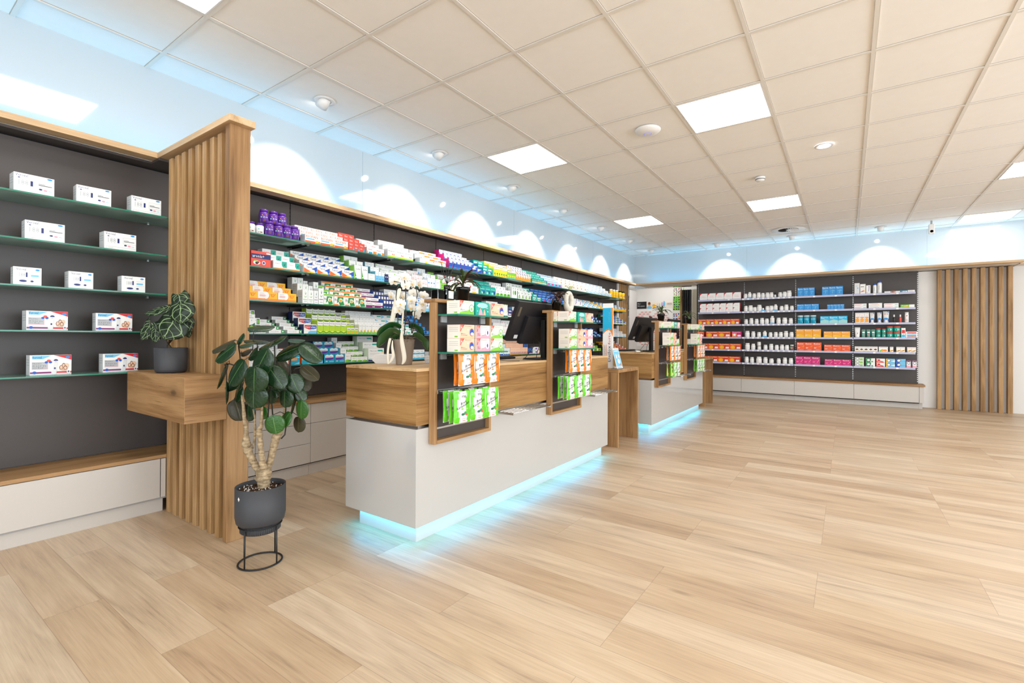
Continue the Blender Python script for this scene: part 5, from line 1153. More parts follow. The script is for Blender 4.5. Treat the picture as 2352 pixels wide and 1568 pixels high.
def stock_back():
    for s, x0, x1, n, h, st, dp, d, nm, desc in BACK:
        w = (x1 - x0) / n - .002
        me = carton(d, w, h, dp).mesh(nm, PRINT)
        rows = 2 if nm in ('heat_pad_box', 'powder_carton') and n > 2 and dp < .12 else 1
        for t in range(st):
            for c in range(n):
                lab = desc + (f', {STK[t]}' if st > 1 else '') + (f', {ORD[c]} from the doorway end' if n > 1 else '') + f', {SB[s]} back shelf'
                place(nm, me, lab, nm.replace('_', ' '), f'{desc}s on the {SB[s]} back shelf', (x0 + (c + .5) * (x1 - x0) / n, 9.725, BZ[s] + .0006 + t * (h + .0004)), random.uniform(-.01, .01))
stock_back()
# ---------------------------------------------------------------- jars and bottles
def cyl_art(g, ops, r, z0, z1, a0=-.9, a1=.9):
    art(g, ops, lambda u, v, l: ((r + l) * sin(a0 + (a1 - a0) * u), -(r + l) * cos(a0 + (a1 - a0) * u), z0 + (z1 - z0) * v), .0004)
def jar(r, h, body='W', cap='W', label='', capr=.82, caph=.18, sq=1):
    g = MB(); c, k = PAL[body], PAL[cap]
    hb = h * (1 - caph)
    g.lathe([(r * .9, 0), (r, h * .03), (r, hb * .84), (r * .93, hb * .93), (r * capr * .86, hb)], 20, cols=[c] * 4)
    g.lathe([(r * capr, hb + .0005), (r * capr, h * .99), (r * capr * .92, h)], 20, cols=[k] * 2)
    if label: cyl_art(g, label.split(';'), r, hb * .1, hb * .84)
    return g
PJM = jar(.033, .108, 'V', 'V', 'r 0 0 1 .34 W;r 0 .34 1 .92 V;p Y .2 .84 .7 .95 .8 .78 .25 .74;t .3 .5 .9 .66 W 20;e .16 .56 .09 .09 I;e .5 .14 .16 .08 D').mesh('gummy_jar', PRINT)
PJS = jar(.0275, .082, 'W', 'V', 'r 0 .3 1 1 V;e .5 .14 .3 .08 D;e .3 .6 .12 .1 I;r .45 .55 .9 .66 W').mesh('gummy_jar', PRINT)
for k, (y, big) in enumerate(PJ):
    place('gummy_jar', PJM if big else PJS, f'{"large" if big else "small"} purple-capped gummy jar, {ORD[k]} along the front, top medicine shelf', 'jar', 'purple gummy jars on the top medicine shelf', (-3.565, y, LZ[0] + .0006), pi / 2 - .3)
for k, y in enumerate(PJ2):
    place('gummy_jar', PJM, f'raised purple-capped gummy jar behind, {ORD[k]} along, top medicine shelf', 'jar', 'purple gummy jars on the top medicine shelf', (-3.635, y, LZ[0] + .1006), pi / 2 - .3)
o = MB().box(-3.69, PJ2[0] - .04, 0, -3.60, PJ2[2] + .04, .0998).obj('shelf_riser', STEP, None, 'dark step under the three raised gummy jars', 'riser', 'dark stepped risers on the glass shelves'); o.location.z = LZ[0] + .0006
YM = [jar(.032, .15, 'Y', 'W', 'r .1 .3 .8 .8 Y;r .2 .5 .6 .56 W;e .3 .3 .1 .08 o;r .1 0 1 .1 W').mesh('tablet_bottle', PRINT), jar(.036, .15, 'Y', 'K', 'r 0 0 1 .3 P;t .1 .3 .95 .6 V Vit;e .6 .1 .3 .06 W').mesh('tablet_bottle', PRINT)]
for k, y in enumerate(YJ[:3]): place('tablet_bottle', YM[0], f'yellow supplement bottle with white cap, {ORD[k]} along, top medicine shelf', 'bottle', 'yellow bottles at the far end of the top medicine shelf', (-3.565 - .001 * k, y, LZ[0] + .0006), pi / 2 - .4)
for k, y in enumerate(YJ[3:]): place('tablet_bottle', YM[1], f'yellow and violet vitamin bottle with black cap, {ORD[k]} of the two at the shelf end', 'bottle', 'yellow bottles at the far end of the top medicine shelf', (-3.565, y, LZ[0] + .0006), pi / 2 - .4)
JC = {}
cnt = {}
for s, x, h, f in JARS:
    key = (h, f)
    if key not in JC:
        h0 = h; h = h * 1.12; r = .033 + (.005 if 'w' in f else 0) + (.006 if 'ww' in f else 0) + (h0 - .08) * .12
        lb = 'r .28 .5 .72 .62 N;r .25 .34 .6 .37 S;r .25 .26 .7 .28 S;e .88 .5 .05 .06 p'
        if 'd' in f:
            g = jar(.017, h * .62, 'W', 'K', 'r .2 .2 .8 .4 N', .7, .12)
            g.lathe([(.009, h * .60), (.009, h * .72), (.006, h * .74), (.007, h * .96), (.003, h)], 12, cols=[PAL['K']] * 4)
        elif 's' in f: g = jar(r, h, 'W', 'W', 'r .3 .3 .7 .5 N', .95, .25)
        elif 'j' in f: g = jar(.034, h, 'k', 'W', 'r 0 0 1 .3 S;e .4 .6 .3 .3 Q;e .6 .7 .2 .2 r;e .3 .8 .2 .15 g', .8, .2)
        else: g = jar(r, h, 'W', 'W', lb, .84 if 'b' not in f else .6, .2)
        JC[key] = g.mesh('supplement_jar', PRINT)
    cnt[s] = cnt.get(s, 0) + 1
    base = 0
    if 'b' in f:
        base = .022
        b = MB().bbox(-.036, -.03, 0, .036, .03, .0216, .001).obj('display_block', plain('cyan_block', '#55bdf0', .3) if 'display_block' not in bpy.data.objects else bpy.data.objects['display_block'].data.materials[0], None,
            f'sky blue block under a white jar, {ORD[cnt[s] - 1]} place, {SB[s]} back shelf', 'display block', 'blue blocks among the white jars')
        b.location = (x, 9.745, BZ[s] + .0006)
    kind = 'white dropper bottle with black top' if 'd' in f else 'dark jar with colourful fruit label' if 'j' in f else 'wide white supplement jar' if 'w' in f else 'low white jar under another' if 's' in f else 'white supplement jar on blue block' if 'b' in f else 'white supplement jar with small violet label'
    place('supplement_jar', JC[key], f'{kind}, {ORD[cnt[s] - 1]} from the doorway end, {SB[s]} back shelf', 'jar', 'white jars and bottles in the second bay of the back shelves', (x, 9.745, BZ[s] + .0006 + base), 0)
    if 's' in f:
        place('supplement_jar', JC[key], f'low white jar stacked on its twin, {SB[s]} back shelf', 'jar', 'white jars and bottles in the second bay of the back shelves', (x - .004, 9.747, BZ[s] + .001 + h * 1.12), 0)
m = jar(.046, .145, 't', 'W', 't .1 .68 .9 .86 W Basica;e .5 .16 .5 .3 I;r .2 .58 .6 .61 W', .98, .14).mesh('powder_can', PRINT)
for k, x in enumerate(CANS): place('powder_can', m, f'turquoise can with white lid, {ORD[k]} from the doorway, {SB[2]} back shelf', 'can', 'turquoise cans on the third back shelf', (x, 9.775, BZ[2] + .0006), 0)
def tube_pack(w, h, body, ops, capc, flip=True):
    """cosmetic tube standing on its cap"""
    g = MB(); n = 20; P = []
    for i, (z, rx, ry) in enumerate(((h * .10, w * .40, w * .32), (h * .3, w * .43, w * .30), (h * .75, w * .48, w * .14), (h, w * .5, .0012))):
        P += [(rx * cos(2 * pi * k / n), ry * sin(2 * pi * k / n), z) for k in range(n)]
    fs = [(i * n + k, i * n + (k + 1) % n, (i + 1) * n + (k + 1) % n, (i + 1) * n + k) for i in range(3) for k in range(n)]
    fs.append(tuple(3 * n + k for k in range(n)))
    g.add(P, fs, PAL[body], smooth=True)
    g.lathe([(w * .38, 0), (w * .40, h * .10)], n, cols=[PAL[capc]], sy=.8)
    art(g, ops.split(';'), lambda u, v, l: ((u - .5) * w * .8, -(.345 - .33 * v ** 1.3) * w * (1 - .8 * (u - .5) ** 2 * 1.6) - l - .0012, h * (.12 + .86 * v)), .0005)
    return g
bz = lambda k: BZ[k] + .0006
def one(nm, g, lab, cat, key, s, y=9.755, grp=None):
    x, w = BOT[key]; return place(nm, g.mesh(nm, PRINT), lab, cat, grp, (x, y, bz(s)), 0)
one('lotion_bottle', jar(.024, .165, 'W', 'B', 'r .2 .3 .3 .8 S;r .4 .3 .45 .8 b', .9, .13), 'shorter white lotion bottle with blue cap, top back shelf', 'bottle', 'b1', 0)
one('lotion_bottle', jar(.031, .205, 'W', 'B', 'r .2 .3 .3 .8 S;r .4 .3 .45 .8 b', .9, .12), 'tallest white lotion bottle with blue cap, top back shelf', 'bottle', 'b2', 0)
one('cream_tube', tube_pack(.062, .172, 'w', 'r .0 .0 1 .3 B;e .5 .3 .5 .1 U;r .2 .7 .7 .74 m;p B .7 1 1 1 1 .8', 'W'), 'white and blue cream tube beside the sun cream cartons, third back shelf', 'tube', 't1', 2)
one('cream_tube', tube_pack(.062, .172, 'w', 'r .0 .0 1 .3 B;e .5 .3 .5 .1 U;r .2 .7 .7 .74 m;p B .7 1 1 1 1 .8', 'W'), 'white and blue cream tube next to the larger tube, third back shelf', 'tube', 't2', 2)
one('cream_tube', tube_pack(.08, .19, 'w', 'r .0 .0 1 .26 B;e .5 .26 .5 .1 U;r .15 .7 .9 .76 o;p B .7 1 1 1 1 .85', 'W'), 'largest white and blue cream tube, third back shelf', 'tube', 't3', 2)
one('spray_bottle', jar(.017, .13, 'K', 'W', 'r .1 .5 .9 .7 Y;r .1 .1 .9 .2 Y', .6, .3), 'small black spray bottle with yellow label and white top, third back shelf', 'bottle', 'sp1', 2)
one('spray_bottle', jar(.018, .13, 'r', 'W', 'r .2 .6 .9 .8 Y;r .1 .1 .9 .2 Y', .6, .3), 'small orange-brown spray bottle with white top, third back shelf', 'bottle', 'sp2', 2)
one('lotion_bottle', jar(.026, .165, 'W', 'W', 'e .5 .85 .2 .07 R;t .25 .1 .7 .36 r 50;r .2 .55 .8 .6 m', .98, .1), 'white sun lotion bottle with red print, third back shelf', 'bottle', 'sb', 2)
one('cream_tube', tube_pack(.076, .17, 'W', 'p R .4 .2 .7 .4 .5 .4', 'W'), 'plain white tube with small red mark, fourth back shelf', 'tube', 'tw', 3)
for k in range(3): one('cream_tube', tube_pack(.058, .135, 'T', 'r .0 .9 1 1 r;e .5 .6 .4 .1 W;r .2 .2 .8 .3 m;e .7 .3 .1 .06 R', 'r'), f'green and red balm tube, {ORD[k]} beside the white tube, fourth back shelf', 'tube', ('g1', 'g2', 'g3')[k], 3, grp='green balm tubes on the fourth back shelf')
for k, (key, r, h) in enumerate((('j1', .033, .075), ('j2', .030, .072), ('j3', .043, .092), ('j4', .046, .092))):
    g = jar(r, h, 'T', 'r', 'e .45 .5 .34 .3 W;e .7 .3 .1 .14 R;r .2 .5 .7 .56 r', 1.0, .16)
    m = g.mesh('balm_jar', PRINT); x = BOT[key][0]
    for q in range(2): place('balm_jar', m, f'green balm jar with orange lid, {("lower", "upper")[q]} of pair {ORD[k]} from the tubes', 'jar', 'green balm jars stacked in pairs', (x, 9.755, bz(3) + q * (h + .0005)), .1)
# ---------------------------------------------------------------- tea cartons on the frames
TEA = {d: carton(d, .115, .0725, .092).mesh('tea_box', PRINT) for d in ('teag', 'teap', 'teak', 'teat')}
TEAS = {d: carton(d, .115, .0725, .056).mesh('tea_box', PRINT) for d in ('teag',)}
TDE = {'teag': 'pale green herbal tea carton', 'teap': 'peach herbal tea carton', 'teak': 'pink herbal tea carton', 'teat': 'turquoise winter tea carton'}
def tea(fr, lv, lay, dep, off, d, w=1.0):
    z = (1.217, 1.016)[lv] + .0006 + lay * .0729
    y = FR[fr] + off
    word = ('upper', 'lower')[lv] + ' shelf' + ('' if lv == 0 else (', stacked on top' if lay else ', bottom layer')) + (', behind' if dep else '')
    place('tea_box', TEAS['teag'] if dep else TEA[d], f'{TDE[d]}, {word}, {FN[fr]}' if not w == 2 else f'{TDE[d]} at the end, {word}, {FN[fr]}', 'tea box', 'tea cartons on the counter display frames', (-1.672 - dep * .094, y, z), pi / 2 + random.uniform(-.02, .02))
for off, d in ((.113, 'teag'), (.244, 'teat'), (.383, 'teap')): tea(0, 0, 0, 0, off, d)
for lay in (0, 1):
    for off, d in ((.117, 'teap'), (.253, 'teak'), (.378, 'teag')): tea(0, 1, lay, 0, off, d)
for fr in (1, 2, 3):
    sh = .0 if fr == 1 else .035
    place_off = ((.094, 'teag'), (.242, 'teat'), (.382, 'teap')) if fr == 1 else ((.094 + sh, 'teag'), (.25, 'teat'), (.375, 'teap' if fr == 3 else 'teak'))
    for off, d in place_off: tea(fr, 0, 0, 0, off, d)
    tea(fr, 0, 0, 1, .085, 'teag')
for lay in (0, 1):
    for off, d in ((.107, 'teag'), (.249, 'teap'), (.376, 'teak')): tea(1, 1, lay, 0, off, d)
for off, d in ((.11, 'teag'), (.228, 'teap')): tea(2, 1, 0, 0, off, d); tea(2, 1, 1, 0, off, d)
tea(2, 1, 0, 0, .348, 'teag', 2)
for off, d in ((.11, 'teag'), (.25, 'teap')): tea(3, 1, 0, 0, off, d)
tea(3, 1, 1, 0, .25, 'teak'); tea(3, 1, 0, 1, .11, 'teag'); tea(3, 1, 1, 0, .12, 'teag')
# ---------------------------------------------------------------- sweet bags on hooks
def bag(col, w=.118, h=.165):
    g = MB(); n, m = 12, 16
    def S(u, v):
        ed = min(1, min(u, 1 - u) * 5) ** .6 * min(1, min(v, 1 - v) * 6) ** .6
        wob = .0022 * sin(9 * u + 5 * v) * ed + .003 * sin(4.2 * v + 2) * (u - .5)
        return ed * .0075 + wob
    def P(u, v, side=1, l=0):
        taper = 1 - .05 * (1 - v)
        return ((u - .5) * w * taper + .0035 * sin(3 * v), -(S(u, v) + .0004 + l) if side > 0 else S(u, v) + .0004, -h + h * v + .004 * (u - .5) * (1 - v))
    for side in (1, -1):
        V = [P(i / n, j / m, side) for j in range(m + 1) for i in range(n + 1)]
        for j in range(m):
            for i in range(n):
                u = (i + .5) / n; v = (j + .5) / m
                c = 0 if side < 0 else (u - (.50 + .10 * sin(v * 4.6 + 2.2)))
                white = side > 0 and abs(c) < .23
                q = (j * (n + 1) + i, j * (n + 1) + i + 1, (j + 1) * (n + 1) + i + 1, (j + 1) * (n + 1) + i)
                if side < 0: q = q[::-1]
                g.add([V[k] for k in q], [(0, 1, 2, 3)], PAL['w'] if (white or side < 0) else lin(col), smooth=True)
    F = lambda u, v, l: P(u, v, 1, l + .0012)
    cc = 'O' if col == '#f07f12' else 'g'
    def G(a):
        return lambda u, v, l: F(*(lambda x, y: (x, y + (x - .5) * .26))(u, v), l)
    art(g, ['t .42 .80 .72 .87 K PITTNERS'], F, .0006)
    art(g, ['t .36 .60 .70 .69 K Brust', 't .14 .51 .88 .60 K Karamellen'], G(0), .0006)
    art(g, [f'r .4 .42 .78 .47 {cc}', 'e .5 .27 .09 .04 F', 'e .62 .31 .07 .05 G', 'e .7 .26 .06 .04 r', 'r .44 .15 .74 .16 S', 'r .44 .12 .7 .13 S', 'r .5 .06 .66 .075 r'], F, .0006)
    return g
BAGM = {'green': bag('#5fc81c').mesh('sweets_bag', FOIL), 'orange': bag('#f07f12').mesh('sweets_bag', FOIL)}
def foam():
    g = tube_pack(.035, .16, 'L', 'r .1 .62 .9 .8 F;e .5 .4 .3 .1 G;r .2 .1 .8 .2 W', 'G')
    return g
FOAMM = foam().mesh('bath_sachet', PRINT)
def hook(fr, y, z, deps, colour, which, lvl):
    t = thing('display_hook', f'chrome hook, {which}, {lvl} row, {FN[fr]}', 'hook', (-1.8255, FR[fr] + y, z), 0, 'chrome hooks on the display frames')
    g = MB().tube([(0.006, 0, .004), (.05, 0, .008), (.165, 0, .004), (.185, 0, .012)], .0024, 8)
    wp_ = g.obj('wire', CHROME, t)
    MB().bbox(0, -.022, -.008, .006, .022, .012, .001).obj('clip', CHROME, t)
    for k, dx in enumerate(deps):
        who = ('front', 'second', 'third', 'fourth')[k]
        if colour == 'foam': me, ds, nm = FOAMM, 'yellow-green bath sachet', 'bath_sachet'
        else: me, ds, nm = BAGM[colour], f'{colour} and white sweet bag', 'sweets_bag'
        o = place(nm, me, f'{ds}, {who} on {which}, {FN[fr]}', nm.replace('_', ' '), f'{colour} bags hanging on the {FN[fr]}', (-1.8255 + .158 - dx, FR[fr] + y + .002 * k, z + .016 if colour != 'foam' else z - .15), pi / 2 + (-.12, .1, .02)[k % 3])
for fr in (0, 1):
    for j, (yo, yg) in enumerate(((.075, .05), (.188, .18), (.297, .30))):
        deps = (0, .045, .085) if j == 0 else (0, .05)
        hook(fr, yo + .03, .99, deps[:2], 'orange', f'{ORD[j]} upper hook', 'upper')
        hook(fr, yg + .02, .795, deps, 'green', f'{ORD[j]} lower hook', 'lower')
for fr in (2, 3):
    for j, (yo, yg) in enumerate(((.10, .09), (.24, .22), (.36, .35))):
        hook(fr, yo, .99, (0, .05), 'orange', f'{ORD[j]} upper hook', 'upper')
        hook(fr, yg, .795, (0, .05), 'foam' if (fr == 2 and j == 0) else 'green', f'{ORD[j]} lower hook', 'lower')
# ================================================================ plants
def leafmat(name, c1, c2, vein, gloss=.28, kind='net'):
    t = NT(name)
    uv = t.n('ShaderNodeTexCoord').outputs['UV']
    s = t.n('ShaderNodeSeparateXYZ', i={0: uv})
    u = t.math('ABSOLUTE', t.math('SUBTRACT', s.outputs[0], .5))
    v = s.outputs[1]
    pos = t.n('ShaderNodeTexCoord').outputs['Object']
    nz = t.n('ShaderNodeTexNoise', i={'Vector': pos, 'Scale': 18, 'Detail': 3}).outputs[0]
    c = t.mix(nz, lin(c1), lin(c2))
    mid = t.ramp(u, [(0, 1.0), (.012, .9), (.022, 0.0)])
    # side veins curve from the midrib towards the edge
    w = t.math('SUBTRACT', v, t.math('MULTIPLY', u, .75))
    fr = t.math('ABSOLUTE', t.math('SUBTRACT', t.math('FRACT', t.math('MULTIPLY', w, 5.0 if kind == 'net' else 3.2)), .5))
    side = t.ramp(fr, [(0, .9), (.02, .7), (.05, 0.0)])
    if kind == 'heart':
        ring = t.math('ABSOLUTE', t.math('SUBTRACT', t.math('ADD', t.math('MULTIPLY', u, 1.0), t.math('MULTIPLY', t.math('POWER', t.math('ABSOLUTE', t.math('SUBTRACT', v, .5)), 2.0), 1.1)), .36))
        rg = t.ramp(ring, [(0, .9), (.012, .8), (.022, 0.0)])
        side = t.math('MAXIMUM', side, rg)
    vn = t.math('MAXIMUM', mid, t.math('MULTIPLY', side, 1.0 if kind == 'heart' else .14))
    c = t.mix(vn, c, lin(vein))
    b = t.bsdf(Base=c, Rough=gloss, Spec=.4, Coat=.12 if kind != 'heart' else 0)
    wv = t.n('ShaderNodeTexNoise', i={'Vector': pos, 'Scale': 55, 'Detail': 2, 'Distortion': 1.5}).outputs[0]
    t.t.links.new(t.bump(t.math('SUBTRACT', wv, t.math('MULTIPLY', vn, .6)), .55 if kind != 'heart' else .2, .003), b.inputs['Normal'])
    return t.m
def leaf_obj(name, parent, mat, base, tip, nrm, W, shape='round', cup=.12, droop=.12, nu=8, nv=12, label=None):
    """leaf blade from base to tip; nrm = facing"""
    base, tip, nrm = Vector(base), Vector(tip), Vector(nrm)
    L = (tip - base).length; t = (tip - base) / L
    sd = t.cross(nrm).normalized(); n = sd.cross(t).normalized()
    V, UV = [], []
    for j in range(nv + 1):
        v = j / nv
        if shape == 'round': wv = (max(0, 1 - abs(2 * v - 1) ** 2.2)) ** .5 * (1 - .10 * v)
        elif shape == 'heart': wv = 1.02 * max(0, sin(pi * min(1, (v * .86 + .14)))) ** .62 * (1 - .30 * v * v) if v < 1 else 0
        elif shape == 'strap': wv = min(1, (v * 7) ** .6) * (1 - v ** 4) ** .8
        else: wv = sin(pi * v ** .8) ** .8
        for i in range(nu + 1):
            u = i / nu * 2 - 1
            x = u * wv * W / 2
            back = 0
            if shape == 'heart': back = -.30 * L * (abs(u) ** 1.1) * max(0, 1 - v * 2.2)
            z = -cup * W * (u * u) * wv - droop * L * v * v
            if shape == 'heart': z += .003 * cos(v * 14 + abs(u) * 5)
            p = base + t * (v * L + back) + sd * x + n * z
            V.append(tuple(p)); UV.append((.5 + u / 2, v))
    F = [(j * (nu + 1) + i, j * (nu + 1) + i + 1, (j + 1) * (nu + 1) + i + 1, (j + 1) * (nu + 1) + i) for j in range(nv) for i in range(nu)]
    g = MB(); g.add(V, F, smooth=True)
    me = g.mesh(name, mat)
    ul = me.uv_layers.new(name='UVMap')
    for l in me.loops: ul.data[l.index].uv = UV[l.vertex_index]
    o = bpy.data.objects.new(name, me); COL.objects.link(o)
    o.parent = parent; o.matrix_parent_inverse = Matrix.Translation(parent.location).inverted()
    md = o.modifiers.new('thick', 'SOLIDIFY'); md.thickness = .0012; md.offset = 0
    return tag(o, label)
CAMR = Vector((cos(.6021), sin(.6021), 0)); CAMF = Vector((-sin(.6021), cos(.6021), 0)); UP = Vector((0, 0, 1))
BARK = None
def bark(name, c1, c2, sc=60):
    t = NT(name)
    pos = t.n('ShaderNodeTexCoord').outputs['Object']
    nz = t.n('ShaderNodeTexNoise', i={'Vector': pos, 'Scale': sc, 'Detail': 5, 'Roughness': .7}).outputs[0]
    m = t.n('ShaderNodeMapping', i={'Vector': pos, 'Scale': (1, 1, 4)}).outputs[0]
    n2 = t.n('ShaderNodeTexNoise', i={'Vector': m, 'Scale': 28, 'Detail': 3}).outputs[0]
    c = t.ramp(t.math('MULTIPLY_ADD', n2, .5, t.math('MULTIPLY', nz, .5)), [(.36, lin(c1)), (.62, lin(c2))])
    b = t.bsdf(Base=c, Rough=.85, Spec=.2)
    t.t.links.new(t.bump(nz, .7, .004), b.inputs['Normal'])
    return t.m
BARK = bark('pale_bark', '#6f5d45', '#b8a383')
SOIL = bark('potting_soil', '#1c130c', '#5a4230', 160)
STEMD = plain('dark_stem', '#2c2a22', .6)
# ---- potted aralia in the wire stand
AR = leafmat('aralia_leaf', '#0d2412', '#1b3a1c', '#4a6e38', .24)
ARY = leafmat('young_aralia_leaf', '#1f4a14', '#2b5a1a', '#5c8040', .28)
ARU = leafmat('aralia_leaf_underside', '#26220f', '#38331a', '#565030', .6)
t = thing('potted_aralia', 'leafy aralia tree with gnarled trunk in anthracite pot on wire stand', 'plant', (-2.345, 1.19, 0))
X0, Y0 = -2.345, 1.19
g = MB().lathe([(.0, .205), (.088, .192), (.104, .206), (.110, .235), (.110, .375), (.106, .375), (.104, .36), (.100, .345), (0, .345)], 48, cx=X0, cy=Y0)
wp(g, 'pot', ANTH, t)
g = MB().lathe([(.0, .155), (.080, .155), (.085, .165), (.087, .20), (.0, .20)], 48, cx=X0, cy=Y0)
for k in range(60):
    a = 2 * pi * k / 60; g.box(X0 + cos(a) * .0865 - .0015, Y0 + sin(a) * .0865 - .0015, .160, X0 + cos(a) * .0865 + .0015, Y0 + sin(a) * .0865 + .0015, .196)
wp(g, 'ribbed_base', ANTH, t)
g = MB().lathe([(.099, .352), (.088, .352), (.05, .358), (0, .360)][::-1], 40, cx=X0, cy=Y0)
random.seed(3)
for k in range(170):
    a, r = random.uniform(0, 2 * pi), .096 * random.random() ** .5; q = random.uniform(.002, .005)
    g.bbox(X0 + r * cos(a) - q, Y0 + r * sin(a) - q, .352, X0 + r * cos(a) + q, Y0 + r * sin(a) + q, .356 + q * 1.3, .0012)
wp(g, 'soil', SOIL, t)
g = MB()
for k in range(60):
    a, r = random.uniform(0, 2 * pi), .094 * random.random() ** .5; q = .0016
    g.box(X0 + r * cos(a) - q, Y0 + r * sin(a) - q, .357, X0 + r * cos(a) + q, Y0 + r * sin(a) + q, .363)
tag(wp(g, 'perlite', PLAST, t), kind='stuff')
d = (-CAMF * .92 - CAMR * .45).normalized(); c0 = Vector((X0, Y0, .335)) + d * .1104; sdv = d.cross(UP).normalized()
g = MB(); g.quad(c0 - UP * .011, c0 + sdv * -.007, c0 + UP * .011, c0 + sdv * .007); wp(g, 'sticker', PLAST, t)
st = thing('plant_stand', 'black wire ring stand under the potted aralia', 'plant stand', (X0, Y0, 0))
ringp = [(X0 + .095 * cos(2 * pi * k / 40), Y0 + .095 * sin(2 * pi * k / 40), .0045) for k in range(40)]
wp(MB().tube(ringp, .0042, 8, closed=True), 'floor_ring', BLACKM, st)
ringp = [(X0 + .0925 * cos(2 * pi * k / 40), Y0 + .0925 * sin(2 * pi * k / 40), .187) for k in range(40)]
wp(MB().tube(ringp, .0032, 8, closed=True), 'top_ring', BLACKM, st)
for k in range(4):
    a = .35 + k * pi / 2
    wp(MB().tube([(X0 + .095 * cos(a), Y0 + .095 * sin(a), .004), (X0 + .093 * cos(a), Y0 + .093 * sin(a), .188)], .0034), 'leg', BLACKM, st)
RAD = {'base': [.026, .028, .036, .033, .024], 'left': [.018, .017, .017, .019, .020, .0125, .010, .009, .007, .005],
       'mid': [.02, .014, .012, .012, .0135, .012, .0085, .0075, .006, .004], 'right': [.02, .016, .016, .017, .020, .018, .010, .006, .004], 'thin': [.005, .005, .0055, .006, .004, .003]}
for k, P in TRUNK.items():
    q = [Vector(p) for p in P]; r = RAD[k]
    pts, rr = [], []
    for i in range(len(q) - 1):       # smooth, slightly knobbly
        for s in (0, .33, .66):
            pts.append(q[i].lerp(q[i + 1], s)); rr.append((r[i] + (r[i + 1] - r[i]) * s) * (1 + .10 * sin(i * 7 + s * 9)))
    pts.append(q[-1]); rr.append(r[-1])
    wp(MB().tube(pts, rr, 14), 'trunk' if k == 'base' else 'branch', BARK, t)
g = MB()
for P in STEMS: g.tube(P, .0035 if len(P) > 2 else .0025, 6)
wp(g, 'twigs', STEMD, t)
tops = [Vector(p) for P in STEMS for p in P] + [Vector(p) for p in TRUNK['mid'][-3:] + TRUNK['left'][-3:] + TRUNK['right'][-3:]]
pet = MB()
for k, (c, ang, L, W, tilt) in enumerate(LEAVES):
    a = R(ang); tdir = CAMR * cos(a) + UP * sin(a)
    perp = UP * cos(a) - CAMR * sin(a)
    if perp.z < 0: perp = -perp
    n = (-CAMF * cos(R(tilt)) + perp * sin(R(tilt))).normalized()
    tdir = (tdir - n * tdir.dot(n)).normalized()
    c = Vector(c)
    b = c - tdir * L * .5; e = c + tdir * L * .5
    young = k in (28, 30, 31, 32)
    under = k in (1, 17, 18, 22, 29, 33, 35)
    L2 = L * 1.10; b = c - tdir * L2 * .5; e = c + tdir * L2 * .5
    leaf_obj('leaf', t, ARY if young else ARU if under else AR, b, e, n, W * 1.22, 'round', cup=.10, droop=.08)
    near = min(tops, key=lambda p: (p - b).length + (.03 if p.z > b.z + .1 else 0))
    mid_ = (b + near) / 2 + UP * .012 + CAMF * .01
    pet.tube([near, mid_, b, b + tdir * L * .12], [.0024, .002, .0018, .001], 6)
wp(pet, 'petioles', STEMD, t)
# ---- heart-leaved plant on the box
AN = leafmat('velvet_heart_leaf', '#0c1a0b', '#1a2c15', '#93ad7a', .42, 'heart')
t = thing('potted_anthurium', 'potted plant with dark heart leaves and pale veins on the oak box', 'plant', (-3.155, 1.095, .887))
AX, AY, AZ = -3.155, 1.095, .8875
wp(MB().lathe([(0, AZ), (.062, AZ), (.072, AZ + .006), (.076, AZ + .02), (.079, AZ + .14), (.075, AZ + .14), (.072, AZ + .12), (0, AZ + .118)], 40, cx=AX, cy=AY), 'pot', ANTH, t)
wp(MB().lathe([(0, AZ + .130), (.04, AZ + .127), (.072, AZ + .121)][::-1], 28, cx=AX, cy=AY), 'soil', SOIL, t)
g = MB()
for b, e, W, ti in ANTH_LEAVES:
    b, e = Vector(b), Vector(e)
    n = (-CAMF * cos(R(ti)) + UP * sin(R(ti))).normalized()
    leaf_obj('leaf', t, AN, b, e, n, W * 1.02, 'heart', cup=.10, droop=.04, nu=12, nv=16)
    g.tube([ANTH_CROWN, (Vector(ANTH_CROWN) + b) / 2 + UP * .02 + CAMF * .02, b + CAMF * .006], .0022, 6)
g.tube([(AX, AY, AZ + .12), ANTH_CROWN], [.014, .008], 8)
wp(g, 'stems', plain('anthurium_stem', '#3b2f1c', .6), t)
